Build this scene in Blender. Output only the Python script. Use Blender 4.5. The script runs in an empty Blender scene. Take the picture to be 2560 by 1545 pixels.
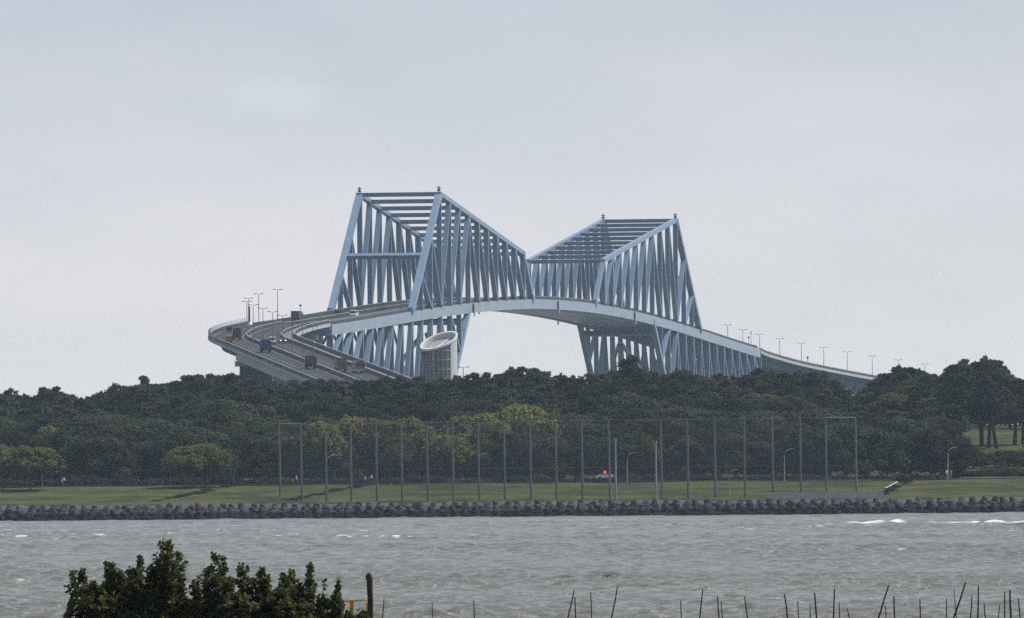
import bpy, math, random
import numpy as np
from mathutils import Vector, Matrix

random.seed(11)
rng = np.random.default_rng(11)
scene = bpy.context.scene
col = scene.collection

# ------------------------------------------------------------------ camera
# The photograph was taken with a long lens from a low shore. Distances run along +Y, metres.
F, YH, ROLL, HC = 35284.07, 1230.67, 0.0084, 4.0      # focal length in photo pixels, horizon row, roll, eye height
CR, SR = math.cos(ROLL), math.sin(ROLL)

def at(px, py, D):
    """World point seen at photo pixel (px, py) at distance D."""
    dx, dy = px - 1280.0, py - YH
    u, v = dx * CR - dy * SR, dx * SR + dy * CR
    return Vector((u * D / F, D, HC - v * D / F))

def proj(p):
    u, v = F * p[0] / p[1], -F * (p[2] - HC) / p[1]
    return 1280 + u * CR + v * SR, YH - u * SR + v * CR

cam_d = bpy.data.cameras.new('camera')
cam = bpy.data.objects.new('camera', cam_d)
col.objects.link(cam)
scene.camera = cam
cam_d.sensor_fit = 'HORIZONTAL'
cam_d.sensor_width = 36.0
cam_d.lens = F * 36.0 / 2560.0
cam_d.clip_start, cam_d.clip_end = 5.0, 40000.0
fwd = (at(1280, 772.5, 1000.0) - Vector((0, 0, HC))).normalized()
upv = Vector((SR, 0, CR))
rgt = fwd.cross(upv).normalized()
upv = rgt.cross(fwd).normalized()
cam.matrix_world = Matrix.Translation((0, 0, HC)) @ Matrix((rgt, upv, -fwd)).transposed().to_4x4()

# ------------------------------------------------------------------ world: bright overcast sky
SUN_EL, SUN_AZ = math.radians(56), math.radians(80)     # azimuth measured from +Y towards +X
world = bpy.data.worlds.new('World')
scene.world = world
world.use_nodes = True
nt = world.node_tree
nt.nodes.clear()
N = nt.nodes.new
wo = N('ShaderNodeOutputWorld'); bg = N('ShaderNodeBackground')
sky = N('ShaderNodeTexSky'); sky.sky_type = 'NISHITA'; sky.sun_disc = False
sky.sun_elevation = SUN_EL; sky.sun_rotation = SUN_AZ; sky.air_density = 1.0; sky.dust_density = 3.0
tc = N('ShaderNodeTexCoord'); sep = N('ShaderNodeSeparateXYZ')
nt.links.new(tc.outputs['Generated'], sep.inputs[0])
ramp = N('ShaderNodeValToRGB')
mr = N('ShaderNodeMapRange'); mr.inputs['From Min'].default_value = -0.002; mr.inputs['From Max'].default_value = 0.50
nt.links.new(sep.outputs['Z'], mr.inputs['Value'])
nt.links.new(mr.outputs[0], ramp.inputs[0])
els = ramp.color_ramp.elements
els[0].position = 0.0; els[0].color = (0.935, 0.920, 0.905, 1)
els[1].position = 1.0; els[1].color = (0.56, 0.60, 0.64, 1)
for pos, c in ((0.022, (0.915, 0.910, 0.905)), (0.045, (0.800, 0.815, 0.835)), (0.072, (0.625, 0.685, 0.745)), (0.30, (0.50, 0.56, 0.62))):
    e = els.new(pos); e.color = (*c, 1)
mp = N('ShaderNodeMapping'); mp.inputs['Scale'].default_value = (34, 34, 95)
nt.links.new(tc.outputs['Generated'], mp.inputs[0])
nz = N('ShaderNodeTexNoise'); nz.inputs['Scale'].default_value = 1.0; nz.inputs['Detail'].default_value = 5; nz.inputs['Roughness'].default_value = 0.55
nt.links.new(mp.outputs[0], nz.inputs['Vector'])
cr2 = N('ShaderNodeValToRGB')
cr2.color_ramp.elements[0].position = 0.32; cr2.color_ramp.elements[0].color = (0.91, 0.945, 0.96, 1)
cr2.color_ramp.elements[1].position = 0.68; cr2.color_ramp.elements[1].color = (1.07, 1.02, 1.05, 1)
nt.links.new(nz.outputs['Fac'], cr2.inputs[0])
mul = N('ShaderNodeMix'); mul.data_type = 'RGBA'; mul.blend_type = 'MULTIPLY'; mul.inputs['Factor'].default_value = 1.0
nt.links.new(ramp.outputs[0], mul.inputs[6]); nt.links.new(cr2.outputs[0], mul.inputs[7])
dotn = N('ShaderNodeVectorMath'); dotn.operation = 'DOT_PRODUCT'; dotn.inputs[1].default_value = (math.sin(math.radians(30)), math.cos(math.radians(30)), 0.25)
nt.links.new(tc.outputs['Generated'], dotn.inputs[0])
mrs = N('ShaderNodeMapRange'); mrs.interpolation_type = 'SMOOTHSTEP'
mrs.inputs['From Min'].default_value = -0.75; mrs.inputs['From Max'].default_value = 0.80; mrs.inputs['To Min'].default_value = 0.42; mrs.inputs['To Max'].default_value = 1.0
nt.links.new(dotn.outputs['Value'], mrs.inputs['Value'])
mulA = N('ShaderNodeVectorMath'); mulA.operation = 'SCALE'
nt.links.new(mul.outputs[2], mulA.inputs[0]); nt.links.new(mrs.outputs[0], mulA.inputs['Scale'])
cmap = N('ShaderNodeMapping'); cmap.vector_type = 'POINT'; cdir = (at(700, 245, 1.0) - Vector((0, 0, HC)))
cmap.inputs['Scale'].default_value = (1 / 0.0048, 0, 1 / 0.0017); cmap.inputs['Location'].default_value = (-cdir.x / 0.0048, 0, -cdir.z / 0.0017)
nt.links.new(tc.outputs['Generated'], cmap.inputs[0])
cno = N('ShaderNodeTexNoise'); cno.inputs['Scale'].default_value = 1.6; cno.inputs['Detail'].default_value = 4
nt.links.new(cmap.outputs[0], cno.inputs['Vector'])
cln = N('ShaderNodeVectorMath'); cln.operation = 'LENGTH'; nt.links.new(cmap.outputs[0], cln.inputs[0])
cad = N('ShaderNodeMath'); cad.operation = 'ADD'; nt.links.new(cln.outputs['Value'], cad.inputs[0]); nt.links.new(cno.outputs['Fac'], cad.inputs[1])
cmr = N('ShaderNodeMapRange'); cmr.interpolation_type = 'SMOOTHSTEP'
cmr.inputs['From Min'].default_value = 0.55; cmr.inputs['From Max'].default_value = 1.7; cmr.inputs['To Min'].default_value = 1.085; cmr.inputs['To Max'].default_value = 1.0
nt.links.new(cad.outputs[0], cmr.inputs['Value'])
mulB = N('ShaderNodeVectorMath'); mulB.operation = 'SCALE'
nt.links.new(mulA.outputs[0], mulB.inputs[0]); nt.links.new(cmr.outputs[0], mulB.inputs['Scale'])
sc10 = N('ShaderNodeVectorMath'); sc10.operation = 'SCALE'; sc10.inputs['Scale'].default_value = 10.0
nt.links.new(mulB.outputs[0], sc10.inputs[0])
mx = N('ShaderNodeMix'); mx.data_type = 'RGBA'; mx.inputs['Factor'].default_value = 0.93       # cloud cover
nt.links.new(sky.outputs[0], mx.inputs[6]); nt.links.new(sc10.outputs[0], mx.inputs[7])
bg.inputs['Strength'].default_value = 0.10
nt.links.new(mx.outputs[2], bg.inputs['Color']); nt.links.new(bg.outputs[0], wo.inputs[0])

sun_d = bpy.data.lights.new('sun', 'SUN')
sun_d.energy = 3.9; sun_d.angle = math.radians(14); sun_d.color = (1.0, 0.98, 0.95)
sun = bpy.data.objects.new('sun', sun_d); col.objects.link(sun)
sdir = Vector((math.sin(SUN_AZ) * math.cos(SUN_EL), math.cos(SUN_AZ) * math.cos(SUN_EL), math.sin(SUN_EL)))
sun.rotation_euler = (-sdir).to_track_quat('-Z', 'Y').to_euler()
sun.location = (300, 1500, 400)

vs = scene.view_settings
vs.view_transform = 'Standard'; vs.look = 'None'; vs.exposure = 0.0; vs.gamma = 1.0; vs.use_curve_mapping = False
scene.render.engine = 'CYCLES'
scene.cycles.use_denoising = False
scene.cycles.max_bounces = 5
scene.cycles.diffuse_bounces = 2
scene.cycles.glossy_bounces = 2
scene.cycles.transparent_max_bounces = 12
scene.cycles.volume_bounces = 0

# ------------------------------------------------------------------ materials
MATS = {}
TRANSLUCENT = {'pine_foliage', 'evergreen_foliage', 'turning_foliage', 'hedge_foliage', 'glossy_leaf'}
def mat(name, color, rough=0.8, var=0.15, scale=0.5, spec=0.3, bump=0.0, metallic=0.0, rnd=0.0, streak=None, color2=None, hues=(0.445, 0.53)):
    if name in MATS:
        return MATS[name]
    m = bpy.data.materials.new(name); m.use_nodes = True
    t = m.node_tree; b = t.nodes['Principled BSDF']
    b.inputs['Roughness'].default_value = rough
    b.inputs['Specular IOR Level'].default_value = spec
    b.inputs['Metallic'].default_value = metallic
    geo = t.nodes.new('ShaderNodeTexCoord')
    mpn = t.nodes.new('ShaderNodeMapping'); t.links.new(geo.outputs['Object'], mpn.inputs[0])
    if streak: mpn.inputs['Scale'].default_value = streak
    n1 = t.nodes.new('ShaderNodeTexNoise'); n1.inputs['Scale'].default_value = scale; n1.inputs['Detail'].default_value = 6
    n1.inputs['Roughness'].default_value = 0.6
    t.links.new(mpn.outputs[0], n1.inputs['Vector'])
    r = t.nodes.new('ShaderNodeValToRGB')
    lo = [c * (1 - var) for c in color]; hi = [min(1, c * (1 + var)) for c in (color2 or color)]
    r.color_ramp.elements[0].position = 0.3; r.color_ramp.elements[0].color = (*lo, 1)
    r.color_ramp.elements[1].position = 0.7; r.color_ramp.elements[1].color = (*hi, 1)
    t.links.new(n1.outputs['Fac'], r.inputs[0])
    out = r.outputs[0]
    if rnd:
        oi = t.nodes.new('ShaderNodeObjectInfo')
        hs = t.nodes.new('ShaderNodeHueSaturation')
        m1 = t.nodes.new('ShaderNodeMapRange'); m1.inputs['To Min'].default_value = 1 - rnd; m1.inputs['To Max'].default_value = 1 + rnd
        t.links.new(oi.outputs['Random'], m1.inputs[0]); t.links.new(m1.outputs[0], hs.inputs['Value'])
        m2 = t.nodes.new('ShaderNodeMath'); m2.operation = 'MULTIPLY'; m2.inputs[1].default_value = 7.31
        m3 = t.nodes.new('ShaderNodeMath'); m3.operation = 'FRACT'
        m4 = t.nodes.new('ShaderNodeMapRange'); m4.inputs['To Min'].default_value = hues[0]; m4.inputs['To Max'].default_value = hues[1]
        t.links.new(oi.outputs['Random'], m2.inputs[0]); t.links.new(m2.outputs[0], m3.inputs[0]); t.links.new(m3.outputs[0], m4.inputs[0])
        t.links.new(m4.outputs[0], hs.inputs['Hue'])
        t.links.new(out, hs.inputs['Color']); out = hs.outputs[0]
    t.links.new(out, b.inputs['Base Color'])
    if bump:
        bn = t.nodes.new('ShaderNodeBump'); bn.inputs['Strength'].default_value = bump; bn.inputs['Distance'].default_value = 0.05
        t.links.new(n1.outputs['Fac'], bn.inputs['Height']); t.links.new(bn.outputs[0], b.inputs['Normal'])
    if name in TRANSLUCENT:
        ob = [x for x in t.nodes if x.type == 'OUTPUT_MATERIAL'][0]
        tr = t.nodes.new('ShaderNodeBsdfTranslucent'); t.links.new(out, tr.inputs['Color'])
        ms = t.nodes.new('ShaderNodeMixShader'); ms.inputs[0].default_value = 0.40
        t.links.new(b.outputs[0], ms.inputs[1]); t.links.new(tr.outputs[0], ms.inputs[2]); t.links.new(ms.outputs[0], ob.inputs['Surface'])
    MATS[name] = m
    return m

STEEL = mat('bridge_paint', (0.185, 0.270, 0.390), 0.34, 0.14, 0.30, 0.5, streak=(1, 1, 0.25))
STEEL2 = mat('bridge_paint_girder', (0.25, 0.325, 0.41), 0.34, 0.14, 0.22, 0.5, streak=(1, 1, 0.5))
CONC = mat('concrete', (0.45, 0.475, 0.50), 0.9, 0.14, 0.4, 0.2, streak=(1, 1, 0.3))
CONCD = mat('weathered_concrete', (0.22, 0.225, 0.23), 0.9, 0.2, 0.6, 0.2)
ASPH = mat('asphalt', (0.046, 0.048, 0.053), 0.9, 0.15, 0.25, 0.2)
PAVE = mat('pink_paving', (0.19, 0.165, 0.165), 0.9, 0.12, 0.5)
RAILD = mat('barrier_steel_brown', (0.060, 0.060, 0.066), 0.7, 0.25, 0.8)
WHITE = mat('white_paint', (0.72, 0.74, 0.76), 0.6, 0.06, 0.8)
GALV = mat('galvanised_steel', (0.30, 0.32, 0.34), 0.5, 0.12, 1.0)
POLEM = mat('pole_grey', (0.155, 0.17, 0.185), 0.6, 0.15, 0.5)
DARKM = mat('dark_metal', (0.05, 0.055, 0.065), 0.6, 0.2, 1.0)
GLASS = mat('dark_glass', (0.03, 0.04, 0.05), 0.12, 0.1, 1.0, 0.5)
RUBBER = mat('tyre_rubber', (0.02, 0.02, 0.02), 0.9, 0.2, 2.0)
BARK = mat('bark', (0.055, 0.045, 0.038), 0.95, 0.3, 1.5)
BARKP = mat('pale_bark', (0.20, 0.19, 0.175), 0.95, 0.3, 1.5)
GRASSM = mat('grass_turf', (0.042, 0.057, 0.017), 0.95, 0.5, 0.11, 0.1, color2=(0.068, 0.068, 0.022))
LEAF_PINE = mat('pine_foliage', (0.040, 0.054, 0.030), 0.9, 0.35, 0.45, 0.08, rnd=0.48, color2=(0.068, 0.080, 0.038))
LEAF_EVER = mat('evergreen_foliage', (0.038, 0.051, 0.031), 0.9, 0.35, 0.4, 0.08, rnd=0.50, color2=(0.064, 0.075, 0.037))
LEAF_YEL = mat('turning_foliage', (0.105, 0.125, 0.036), 0.9, 0.4, 0.5, 0.1, rnd=0.25, color2=(0.195, 0.185, 0.052), hues=(0.485, 0.52))
LEAF_BUSH = mat('hedge_foliage', (0.032, 0.036, 0.026), 0.9, 0.3, 0.8, 0.1, rnd=0.25, color2=(0.052, 0.052, 0.030))
LEAF_NEAR = mat('glossy_leaf', (0.034, 0.048, 0.011), 0.6, 0.45, 3.0, 0.15, color2=(0.085, 0.098, 0.022))
TWIG = mat('twig_bark', (0.05, 0.042, 0.035), 0.95, 0.3, 8.0)
WOOD = mat('weathered_wood', (0.050, 0.042, 0.038), 0.95, 0.4, 9.0, 0.1, 0.6, streak=(1, 1, 0.15))
STAKE = mat('stake_wood', (0.055, 0.045, 0.042), 0.95, 0.35, 6.0, 0.1, streak=(1, 1, 0.2))
YELLOW = mat('yellow_paint', (0.50, 0.27, 0.02), 0.6, 0.15, 3.0)
BIRDM = mat('dark_plumage', (0.02, 0.02, 0.02), 0.8, 0.3, 12.0)
SAND = mat('tidal_sand', (0.16, 0.14, 0.11), 0.95, 0.25, 0.3)
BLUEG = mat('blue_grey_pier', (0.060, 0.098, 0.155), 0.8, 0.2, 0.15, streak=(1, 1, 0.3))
RAILW = mat('rail_pale_steel', (0.46, 0.48, 0.50), 0.6, 0.1, 0.8)
LINE = mat('road_line_paint', (0.42, 0.43, 0.43), 0.8, 0.12, 0.6)
SCRUB = mat('dark_scrub_ground', (0.020, 0.027, 0.012), 0.95, 0.3, 0.2)
PALE = mat('pale_fence_paint', (0.52, 0.53, 0.53), 0.8, 0.1, 0.6)

# ------------------------------------------------------------------ object helpers
BASE = {}          # world location of every root (unrotated when its parts are given in world space)
def tag(o, label=None, cat=None, group=None, kind=None):
    if label: o['label'] = label
    if cat: o['category'] = cat
    if group: o['group'] = group
    if kind: o['kind'] = kind
    return o

def empty(name, loc, label, cat, group=None, rz=0.0):
    o = bpy.data.objects.new(name, None); col.objects.link(o)
    o.empty_display_size = 0.5
    o.location = loc; o.rotation_euler = (0, 0, rz)
    BASE[o] = Vector(loc)
    return tag(o, label, cat, group)

def dup(root, loc=None, rz=None, scale=None, label=None):
    r = root.copy(); col.objects.link(r)
    if loc is not None: r.location = loc
    if rz is not None: r.rotation_euler = (0, 0, rz)
    if scale is not None: r.scale = scale
    if label: r['label'] = label
    BASE[r] = Vector(r.location)
    for ch in root.children:
        c = ch.copy(); col.objects.link(c); c.parent = r
        for g in ch.children:
            d = g.copy(); col.objects.link(d); d.parent = c
    return r

class MB:
    def __init__(self): self.v = []; self.f = []
    def add(self, vs, fs):
        n = len(self.v); self.v += [tuple(p) for p in vs]; self.f += [tuple(i + n for i in q) for q in fs]
        return self
    def hexa(self, c, ax, ay, az):
        """box: centre and three half-axis vectors"""
        c, ax, ay, az = map(Vector, (c, ax, ay, az))
        vs = [c + sx * ax + sy * ay + sz * az for sz in (-1, 1) for sy in (-1, 1) for sx in (-1, 1)]
        return self.add(vs, [(0, 2, 3, 1), (4, 5, 7, 6), (0, 1, 5, 4), (2, 6, 7, 3), (0, 4, 6, 2), (1, 3, 7, 5)])
    def box(self, x0, x1, y0, y1, z0, z1):
        return self.hexa(((x0 + x1) / 2, (y0 + y1) / 2, (z0 + z1) / 2), ((x1 - x0) / 2, 0, 0), (0, (y1 - y0) / 2, 0), (0, 0, (z1 - z0) / 2))
    def beam(self, a, b, w, h, side):
        """rectangular bar a-b, width w along 'side', height h across it"""
        a, b, side = Vector(a), Vector(b), Vector(side).normalized()
        d = (b - a); n = d.cross(side).normalized(); s = n.cross(d).normalized()
        return self.hexa((a + b) / 2, d / 2, s * w / 2, n * h / 2)
    def tube(self, pts, rs, n=8, caps=True):
        pts = [Vector(p) for p in pts]
        if not hasattr(rs, '__len__'): rs = [rs] * len(pts)
        rings = []
        for i, p in enumerate(pts):
            d = (pts[min(i + 1, len(pts) - 1)] - pts[max(i - 1, 0)]).normalized()
            ref = Vector((0, 0, 1)) if abs(d.z) < 0.9 else Vector((1, 0, 0))
            u = d.cross(ref).normalized(); w = d.cross(u)
            rings.append([p + rs[i] * (math.cos(2 * math.pi * k / n) * u + math.sin(2 * math.pi * k / n) * w) for k in range(n)])
        vs = [p for r in rings for p in r]; fs = []
        for i in range(len(pts) - 1):
            for k in range(n):
                k2 = (k + 1) % n
                fs.append((i * n + k, i * n + k2, (i + 1) * n + k2, (i + 1) * n + k))
        if caps:
            fs.append(tuple(range(n))[::-1]); fs.append(tuple((len(pts) - 1) * n + k for k in range(n)))
        return self.add(vs, fs)
    def sweep(self, prof, st, closed=True):
        """closed profile [(t, z)] swept along stations [(pos, right)]"""
        m = len(prof); vs = []; fs = []
        for p, r in st:
            for t, z in prof: vs.append(p + r * t + Vector((0, 0, z)))
        for i in range(len(st) - 1):
            for k in range(m):
                k2 = (k + 1) % m
                fs.append((i * m + k, i * m + k2, (i + 1) * m + k2, (i + 1) * m + k))
        fs.append(tuple(range(m))[::-1]); fs.append(tuple((len(st) - 1) * m + k for k in range(m)))
        return self.add(vs, fs)
    def band(self, t0, t1, z0, z1, st):
        return self.sweep([(t0, z0), (t1, z0), (t1, z1), (t0, z1)], st)
    def mesh(self, name, m, smooth=False, off=None):
        me = bpy.data.meshes.new(name)
        v = self.v if off is None else [(p[0] - off[0], p[1] - off[1], p[2] - off[2]) for p in self.v]
        me.from_pydata(v, [], self.f); me.materials.append(m)
        if smooth: me.polygons.foreach_set('use_smooth', [True] * len(me.polygons))
        me.update()
        return me
    def build(self, name, m, parent=None, local=False, smooth=False, kind=None):
        off = None
        if not local:
            off = BASE.get(parent) if parent is not None else None
        o = bpy.data.objects.new(name, self.mesh(name, m, smooth, off)); col.objects.link(o)
        if parent is not None:
            o.parent = parent
            if parent in BASE: BASE[o] = BASE[parent]
        if kind: o['kind'] = kind
        return o

def np_mesh(name, verts, quads, m, smooth=False):
    me = bpy.data.meshes.new(name)
    nv, nq = len(verts), len(quads); k = quads.shape[1]
    me.vertices.add(nv); me.vertices.foreach_set('co', np.asarray(verts, np.float32).ravel())
    me.loops.add(nq * k); me.loops.foreach_set('vertex_index', quads.astype(np.int32).ravel())
    me.polygons.add(nq); me.polygons.foreach_set('loop_start', np.arange(nq, dtype=np.int32) * k)
    me.polygons.foreach_set('loop_total', np.full(nq, k, np.int32))
    if smooth: me.polygons.foreach_set('use_smooth', np.ones(nq, bool))
    me.materials.append(m); me.update(calc_edges=True); me.validate()
    return me

def link(name, me, parent=None):
    o = bpy.data.objects.new(name, me); col.objects.link(o)
    if parent is not None: o.parent = parent
    return o

# ------------------------------------------------------------------ ground of the far park
SHORE = 2262.0
def ground_z(x, d):
    """height of the park across the water at distance d"""
    pts_d = [SHORE - 6, SHORE + 2, 2274, 2282, 2332, 2350, 2470, 2600, 2720, 3000, 3700]
    k = np.clip((x + 75) / 160.0, 0, 1)
    hill = 0.72 + 0.28 * k
    pts_z = [-3.0, -1.2, 1.3, 2.75, 5.45, 5.6, 10.6, 15.6, 15.8, 6.0, 4.5]
    z = np.interp(d, pts_d, pts_z)
    return np.where(d > 2350, 5.6 + (z - 5.6) * hill, z)
def gz(x, d): return float(ground_z(np.array(x, float), np.array(d, float)))

ds = np.concatenate([[SHORE - 6, SHORE + 2, 2268, 2274, 2278, 2282], np.arange(2288, 2350, 4.0), np.arange(2350, 2760, 10.0), np.arange(2760, 3720, 40.0)])
xs = np.concatenate([np.arange(-3000, -160, 140.0), np.arange(-160, 160, 2.5), np.arange(160, 3001, 142.0)])
XX, DD = np.meshgrid(xs, ds)
ZZ = ground_z(XX, DD) + np.where((DD > 2282), 0.10 * np.sin(XX * 0.21 + DD * 0.05) * np.cos(XX * 0.083 - DD * 0.11), 0)
nx, nd = len(xs), len(ds)
gi = np.arange(nx * nd).reshape(nd, nx)
quads = np.stack([gi[:-1, :-1], gi[:-1, 1:], gi[1:, 1:], gi[1:, :-1]], -1).reshape(-1, 4)
o = link('grass_slope', np_mesh('grass_slope', np.stack([XX, DD, ZZ], -1).reshape(-1, 3), quads, GRASSM, True)); o['kind'] = 'structure'

# near shore under the camera
xs = np.linspace(-400, 400, 81); ds = np.concatenate([np.arange(-120, 280, 20.0), np.arange(280, 400, 6.0)])
XX, DD = np.meshgrid(xs, ds)
ZZ = np.interp(DD, [-120, 0, 280, 335, 360, 400], [2.3, 2.3, 0.85, 0.5, -0.1, -1.2]) + 0.06 * np.sin(XX * 0.4) * np.cos(DD * 0.3)
nx, nd = len(xs), len(ds); gi = np.arange(nx * nd).reshape(nd, nx)
quads = np.stack([gi[:-1, :-1], gi[:-1, 1:], gi[1:, 1:], gi[1:, :-1]], -1).reshape(-1, 4)
o = link('beach', np_mesh('beach', np.stack([XX, DD, ZZ], -1).reshape(-1, 3), quads, SAND, True)); o['kind'] = 'structure'
def beach_z(d): return float(np.interp(d, [-120, 0, 280, 335, 360, 400], [2.3, 2.3, 0.85, 0.5, -0.1, -1.2]))

# ------------------------------------------------------------------ water
def make_water():
    rows = [336.0]
    while rows[-1] < SHORE + 6:
        rows.append(rows[-1] + 0.24 + (rows[-1] - 336) * 0.00052)
    n_f = len(rows)
    far = []; d = rows[-1]; st = 40.0
    while d < 7800: d = d + st; st *= 1.25; far.append(min(d, 7900.0))
    rows = np.array([-7900.0, -3000, -800, -200, 0, 150, 250, 300, 320] + rows + far)
    half = 0.0363 * 1.16
    core = np.linspace(-half, half, 300)
    wid = 10.0 + np.abs(rows)          # fan: columns spread with distance, so wave detail stays even
    side = np.array([1.25, 1.7, 2.6, 4.5, 9.0, 20.0])
    ucols = np.concatenate([-half * side[::-1], core, half * side])
    D, U = np.meshgrid(rows, ucols, indexing='ij')
    X = U * np.clip(np.abs(D) + 10, 340, None)
    X[:, 0] = -7900; X[:, -1] = 7900
    Z = np.zeros_like(X)
    dstep = np.gradient(rows)
    amp_mask = np.where((rows > 330) & (rows < SHORE + 30), 1.0, 0.0)[:, None] * np.clip((2.2 * half - np.abs(U)) / (0.9 * half), 0, 1)
    wr = np.random.default_rng(5)
    wind = math.radians(200)           # waves run mostly towards the camera, a little to the right
    for i in range(84):
        lam = 0.42 * (2.5 / 0.42) ** wr.random() if i < 60 else 2.2 * (5.5 / 2.2) ** wr.random()
        th = wind + wr.normal(0, 0.80)
        k = 2 * math.pi / lam
        a = 0.0092 * lam * (0.6 + 0.8 * wr.random())
        fade = np.clip(lam / (2.0 * dstep) - 0.9, 0, 1)[:, None]
        if i >= 60: fade = fade * 0.85 * np.clip((rows - 650) / 900, 0, 1)[:, None]      # longer waves only outside the sheltered flats
        ph = k * (X * math.sin(th) + D * math.cos(th)) + wr.random() * 6.283 + 0.6 * np.sin(X * 0.031 + i) + 0.7 * np.sin(D * 0.017 + X * 0.012 + 2 * i)
        s = np.sin(ph)
        Z += a * fade * (s + 0.32 * np.cos(2 * ph) * -1 * 0.6)
    # groups of higher waves
    Z *= (0.75 + 0.5 * (0.5 + 0.5 * np.sin(X * 0.06 + D * 0.021 + 1.3 * np.sin(D * 0.011))))
    Z *= amp_mask
    # foam on the steepest crests
    def smooth_noise(x, y, seed):
        r = np.random.default_rng(seed); t = r.random((256, 256))
        xi, yi = np.floor(x).astype(int), np.floor(y).astype(int); fx, fy = x - xi, y - yi
        fx = fx * fx * (3 - 2 * fx); fy = fy * fy * (3 - 2 * fy)
        g = lambda a, b: t[a % 256, b % 256]
        return (g(xi, yi) * (1 - fx) + g(xi + 1, yi) * fx) * (1 - fy) + (g(xi, yi + 1) * (1 - fx) + g(xi + 1, yi + 1) * fx) * fy
    n1 = smooth_noise(X / 5.0, D / 14.0, 1); n2 = smooth_noise(X / 0.55, D / 1.6, 2); n3 = smooth_noise(X / 30.0, D / 90.0, 3)
    zs = Z[(rows > 360) & (rows < 1500)][:, 60:250].std()
    crest = np.clip((Z / zs - 3.0) / 0.6, 0, 1)
    foam = np.clip(crest * 1.4 * np.clip((n1 * 0.6 + n3 * 0.4 - 0.60) / 0.08, 0, 1) * np.clip((n2 - 0.38) / 0.25, 0, 1), 0, 1)
    foam *= np.clip((D - 520) / 60, 0, 1) * (1 - 0.75 * np.clip((D - 1300) / 400, 0, 1))
    # a breaking line of surf over the shallows on the right
    for (xa, xb, dd, hh, w) in ((36.0, 45.2, 1585.0, 0.80, 3.5), (45.4, 59.5, 1590.0, 0.62, 3.5), (32.5, 36.8, 1580.0, 0.22, 3.0), (54.5, 58.5, 1735.0, 0.45, 3.5)):
        prof = smooth_noise(X / 3.0 + xa, X * 0 + 7.3, 9) ** 1.5 * 0.8 + smooth_noise(X / 0.7 + xa, X * 0 + 3.3, 10) * 0.4
        env = np.clip((X - xa) / 3.0, 0, 1) * np.clip((xb - X) / 2.0, 0, 1)
        line = dd + 4 * np.sin(X * 0.3)
        g = np.exp(-((D - line) / w) ** 2) * env
        Z += hh * g * (0.12 + 1.2 * prof)
        foam = np.maximum(foam, np.clip(1.5 * (g - 0.25), 0, 1) * np.clip((prof - 0.08) * 5, 0, 1))
    nr, nc = X.shape; gi = np.arange(nr * nc).reshape(nr, nc)
    quads = np.stack([gi[:-1, :-1], gi[:-1, 1:], gi[1:, 1:], gi[1:, :-1]], -1).reshape(-1, 4)
    m = bpy.data.materials.new('sea_water'); m.use_nodes = True
    t = m.node_tree; b = t.nodes['Principled BSDF']
    b.inputs['IOR'].default_value = 1.33
    geo = t.nodes.new('ShaderNodeNewGeometry')
    mp1 = t.nodes.new('ShaderNodeMapping'); mp1.inputs['Scale'].default_value = (1.0, 0.45, 1)
    t.links.new(geo.outputs['Position'], mp1.inputs[0])
    na = t.nodes.new('ShaderNodeTexNoise'); na.inputs['Scale'].default_value = 1.6; na.inputs['Detail'].default_value = 5; na.inputs['Roughness'].default_value = 0.62
    t.links.new(mp1.outputs[0], na.inputs['Vector'])
    bn = t.nodes.new('ShaderNodeBump'); bn.inputs['Strength'].default_value = 0.45; bn.inputs['Distance'].default_value = 0.10
    t.links.new(na.outputs['Fac'], bn.inputs['Height']); t.links.new(bn.outputs[0], b.inputs['Normal'])
    mp2 = t.nodes.new('ShaderNodeMapping'); mp2.inputs['Scale'].default_value = (3.2, 0.26, 1)
    t.links.new(geo.outputs['Position'], mp2.inputs[0])
    nf = t.nodes.new('ShaderNodeTexNoise'); nf.inputs['Scale'].default_value = 1.0; nf.inputs['Detail'].default_value = 5; nf.inputs['Roughness'].default_value = 0.7
    t.links.new(mp2.outputs[0], nf.inputs['Vector'])
    b2 = t.nodes.new('ShaderNodeBump'); b2.inputs['Strength'].default_value = 0.7; b2.inputs['Distance'].default_value = 0.14
    t.links.new(nf.outputs['Fac'], b2.inputs['Height']); t.links.new(bn.outputs[0], b2.inputs['Normal']); t.links.new(b2.outputs[0], b.inputs['Normal'])
    fl = t.nodes.new('ShaderNodeMapRange'); fl.inputs['From Min'].default_value = 0.55; fl.inputs['From Max'].default_value = 0.78; fl.inputs['To Min'].default_value = 0.0; fl.inputs['To Max'].default_value = 0.42
    t.links.new(nf.outputs['Fac'], fl.inputs[0])
    nb = t.nodes.new('ShaderNodeTexNoise'); nb.inputs['Scale'].default_value = 0.05; nb.inputs['Detail'].default_value = 4
    t.links.new(mp1.outputs[0], nb.inputs['Vector'])
    rp = t.nodes.new('ShaderNodeValToRGB')
    rp.color_ramp.elements[0].position = 0.35; rp.color_ramp.elements[0].color = (0.092, 0.090, 0.070, 1)
    rp.color_ramp.elements[1].position = 0.65; rp.color_ramp.elements[1].color = (0.126, 0.123, 0.098, 1)
    t.links.new(nb.outputs['Fac'], rp.inputs[0])
    at_ = t.nodes.new('ShaderNodeAttribute'); at_.attribute_name = 'foam'
    mixc = t.nodes.new('ShaderNodeMix'); mixc.data_type = 'RGBA'; mixc.inputs[7].default_value = (0.80, 0.80, 0.78, 1)
    fm = t.nodes.new('ShaderNodeMath'); fm.operation = 'MAXIMUM'; t.links.new(at_.outputs['Fac'], fm.inputs[0]); t.links.new(fl.outputs[0], fm.inputs[1]); t.links.new(fm.outputs[0], mixc.inputs['Factor']); t.links.new(rp.outputs[0], mixc.inputs[6])
    t.links.new(mixc.outputs[2], b.inputs['Base Color'])
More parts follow.
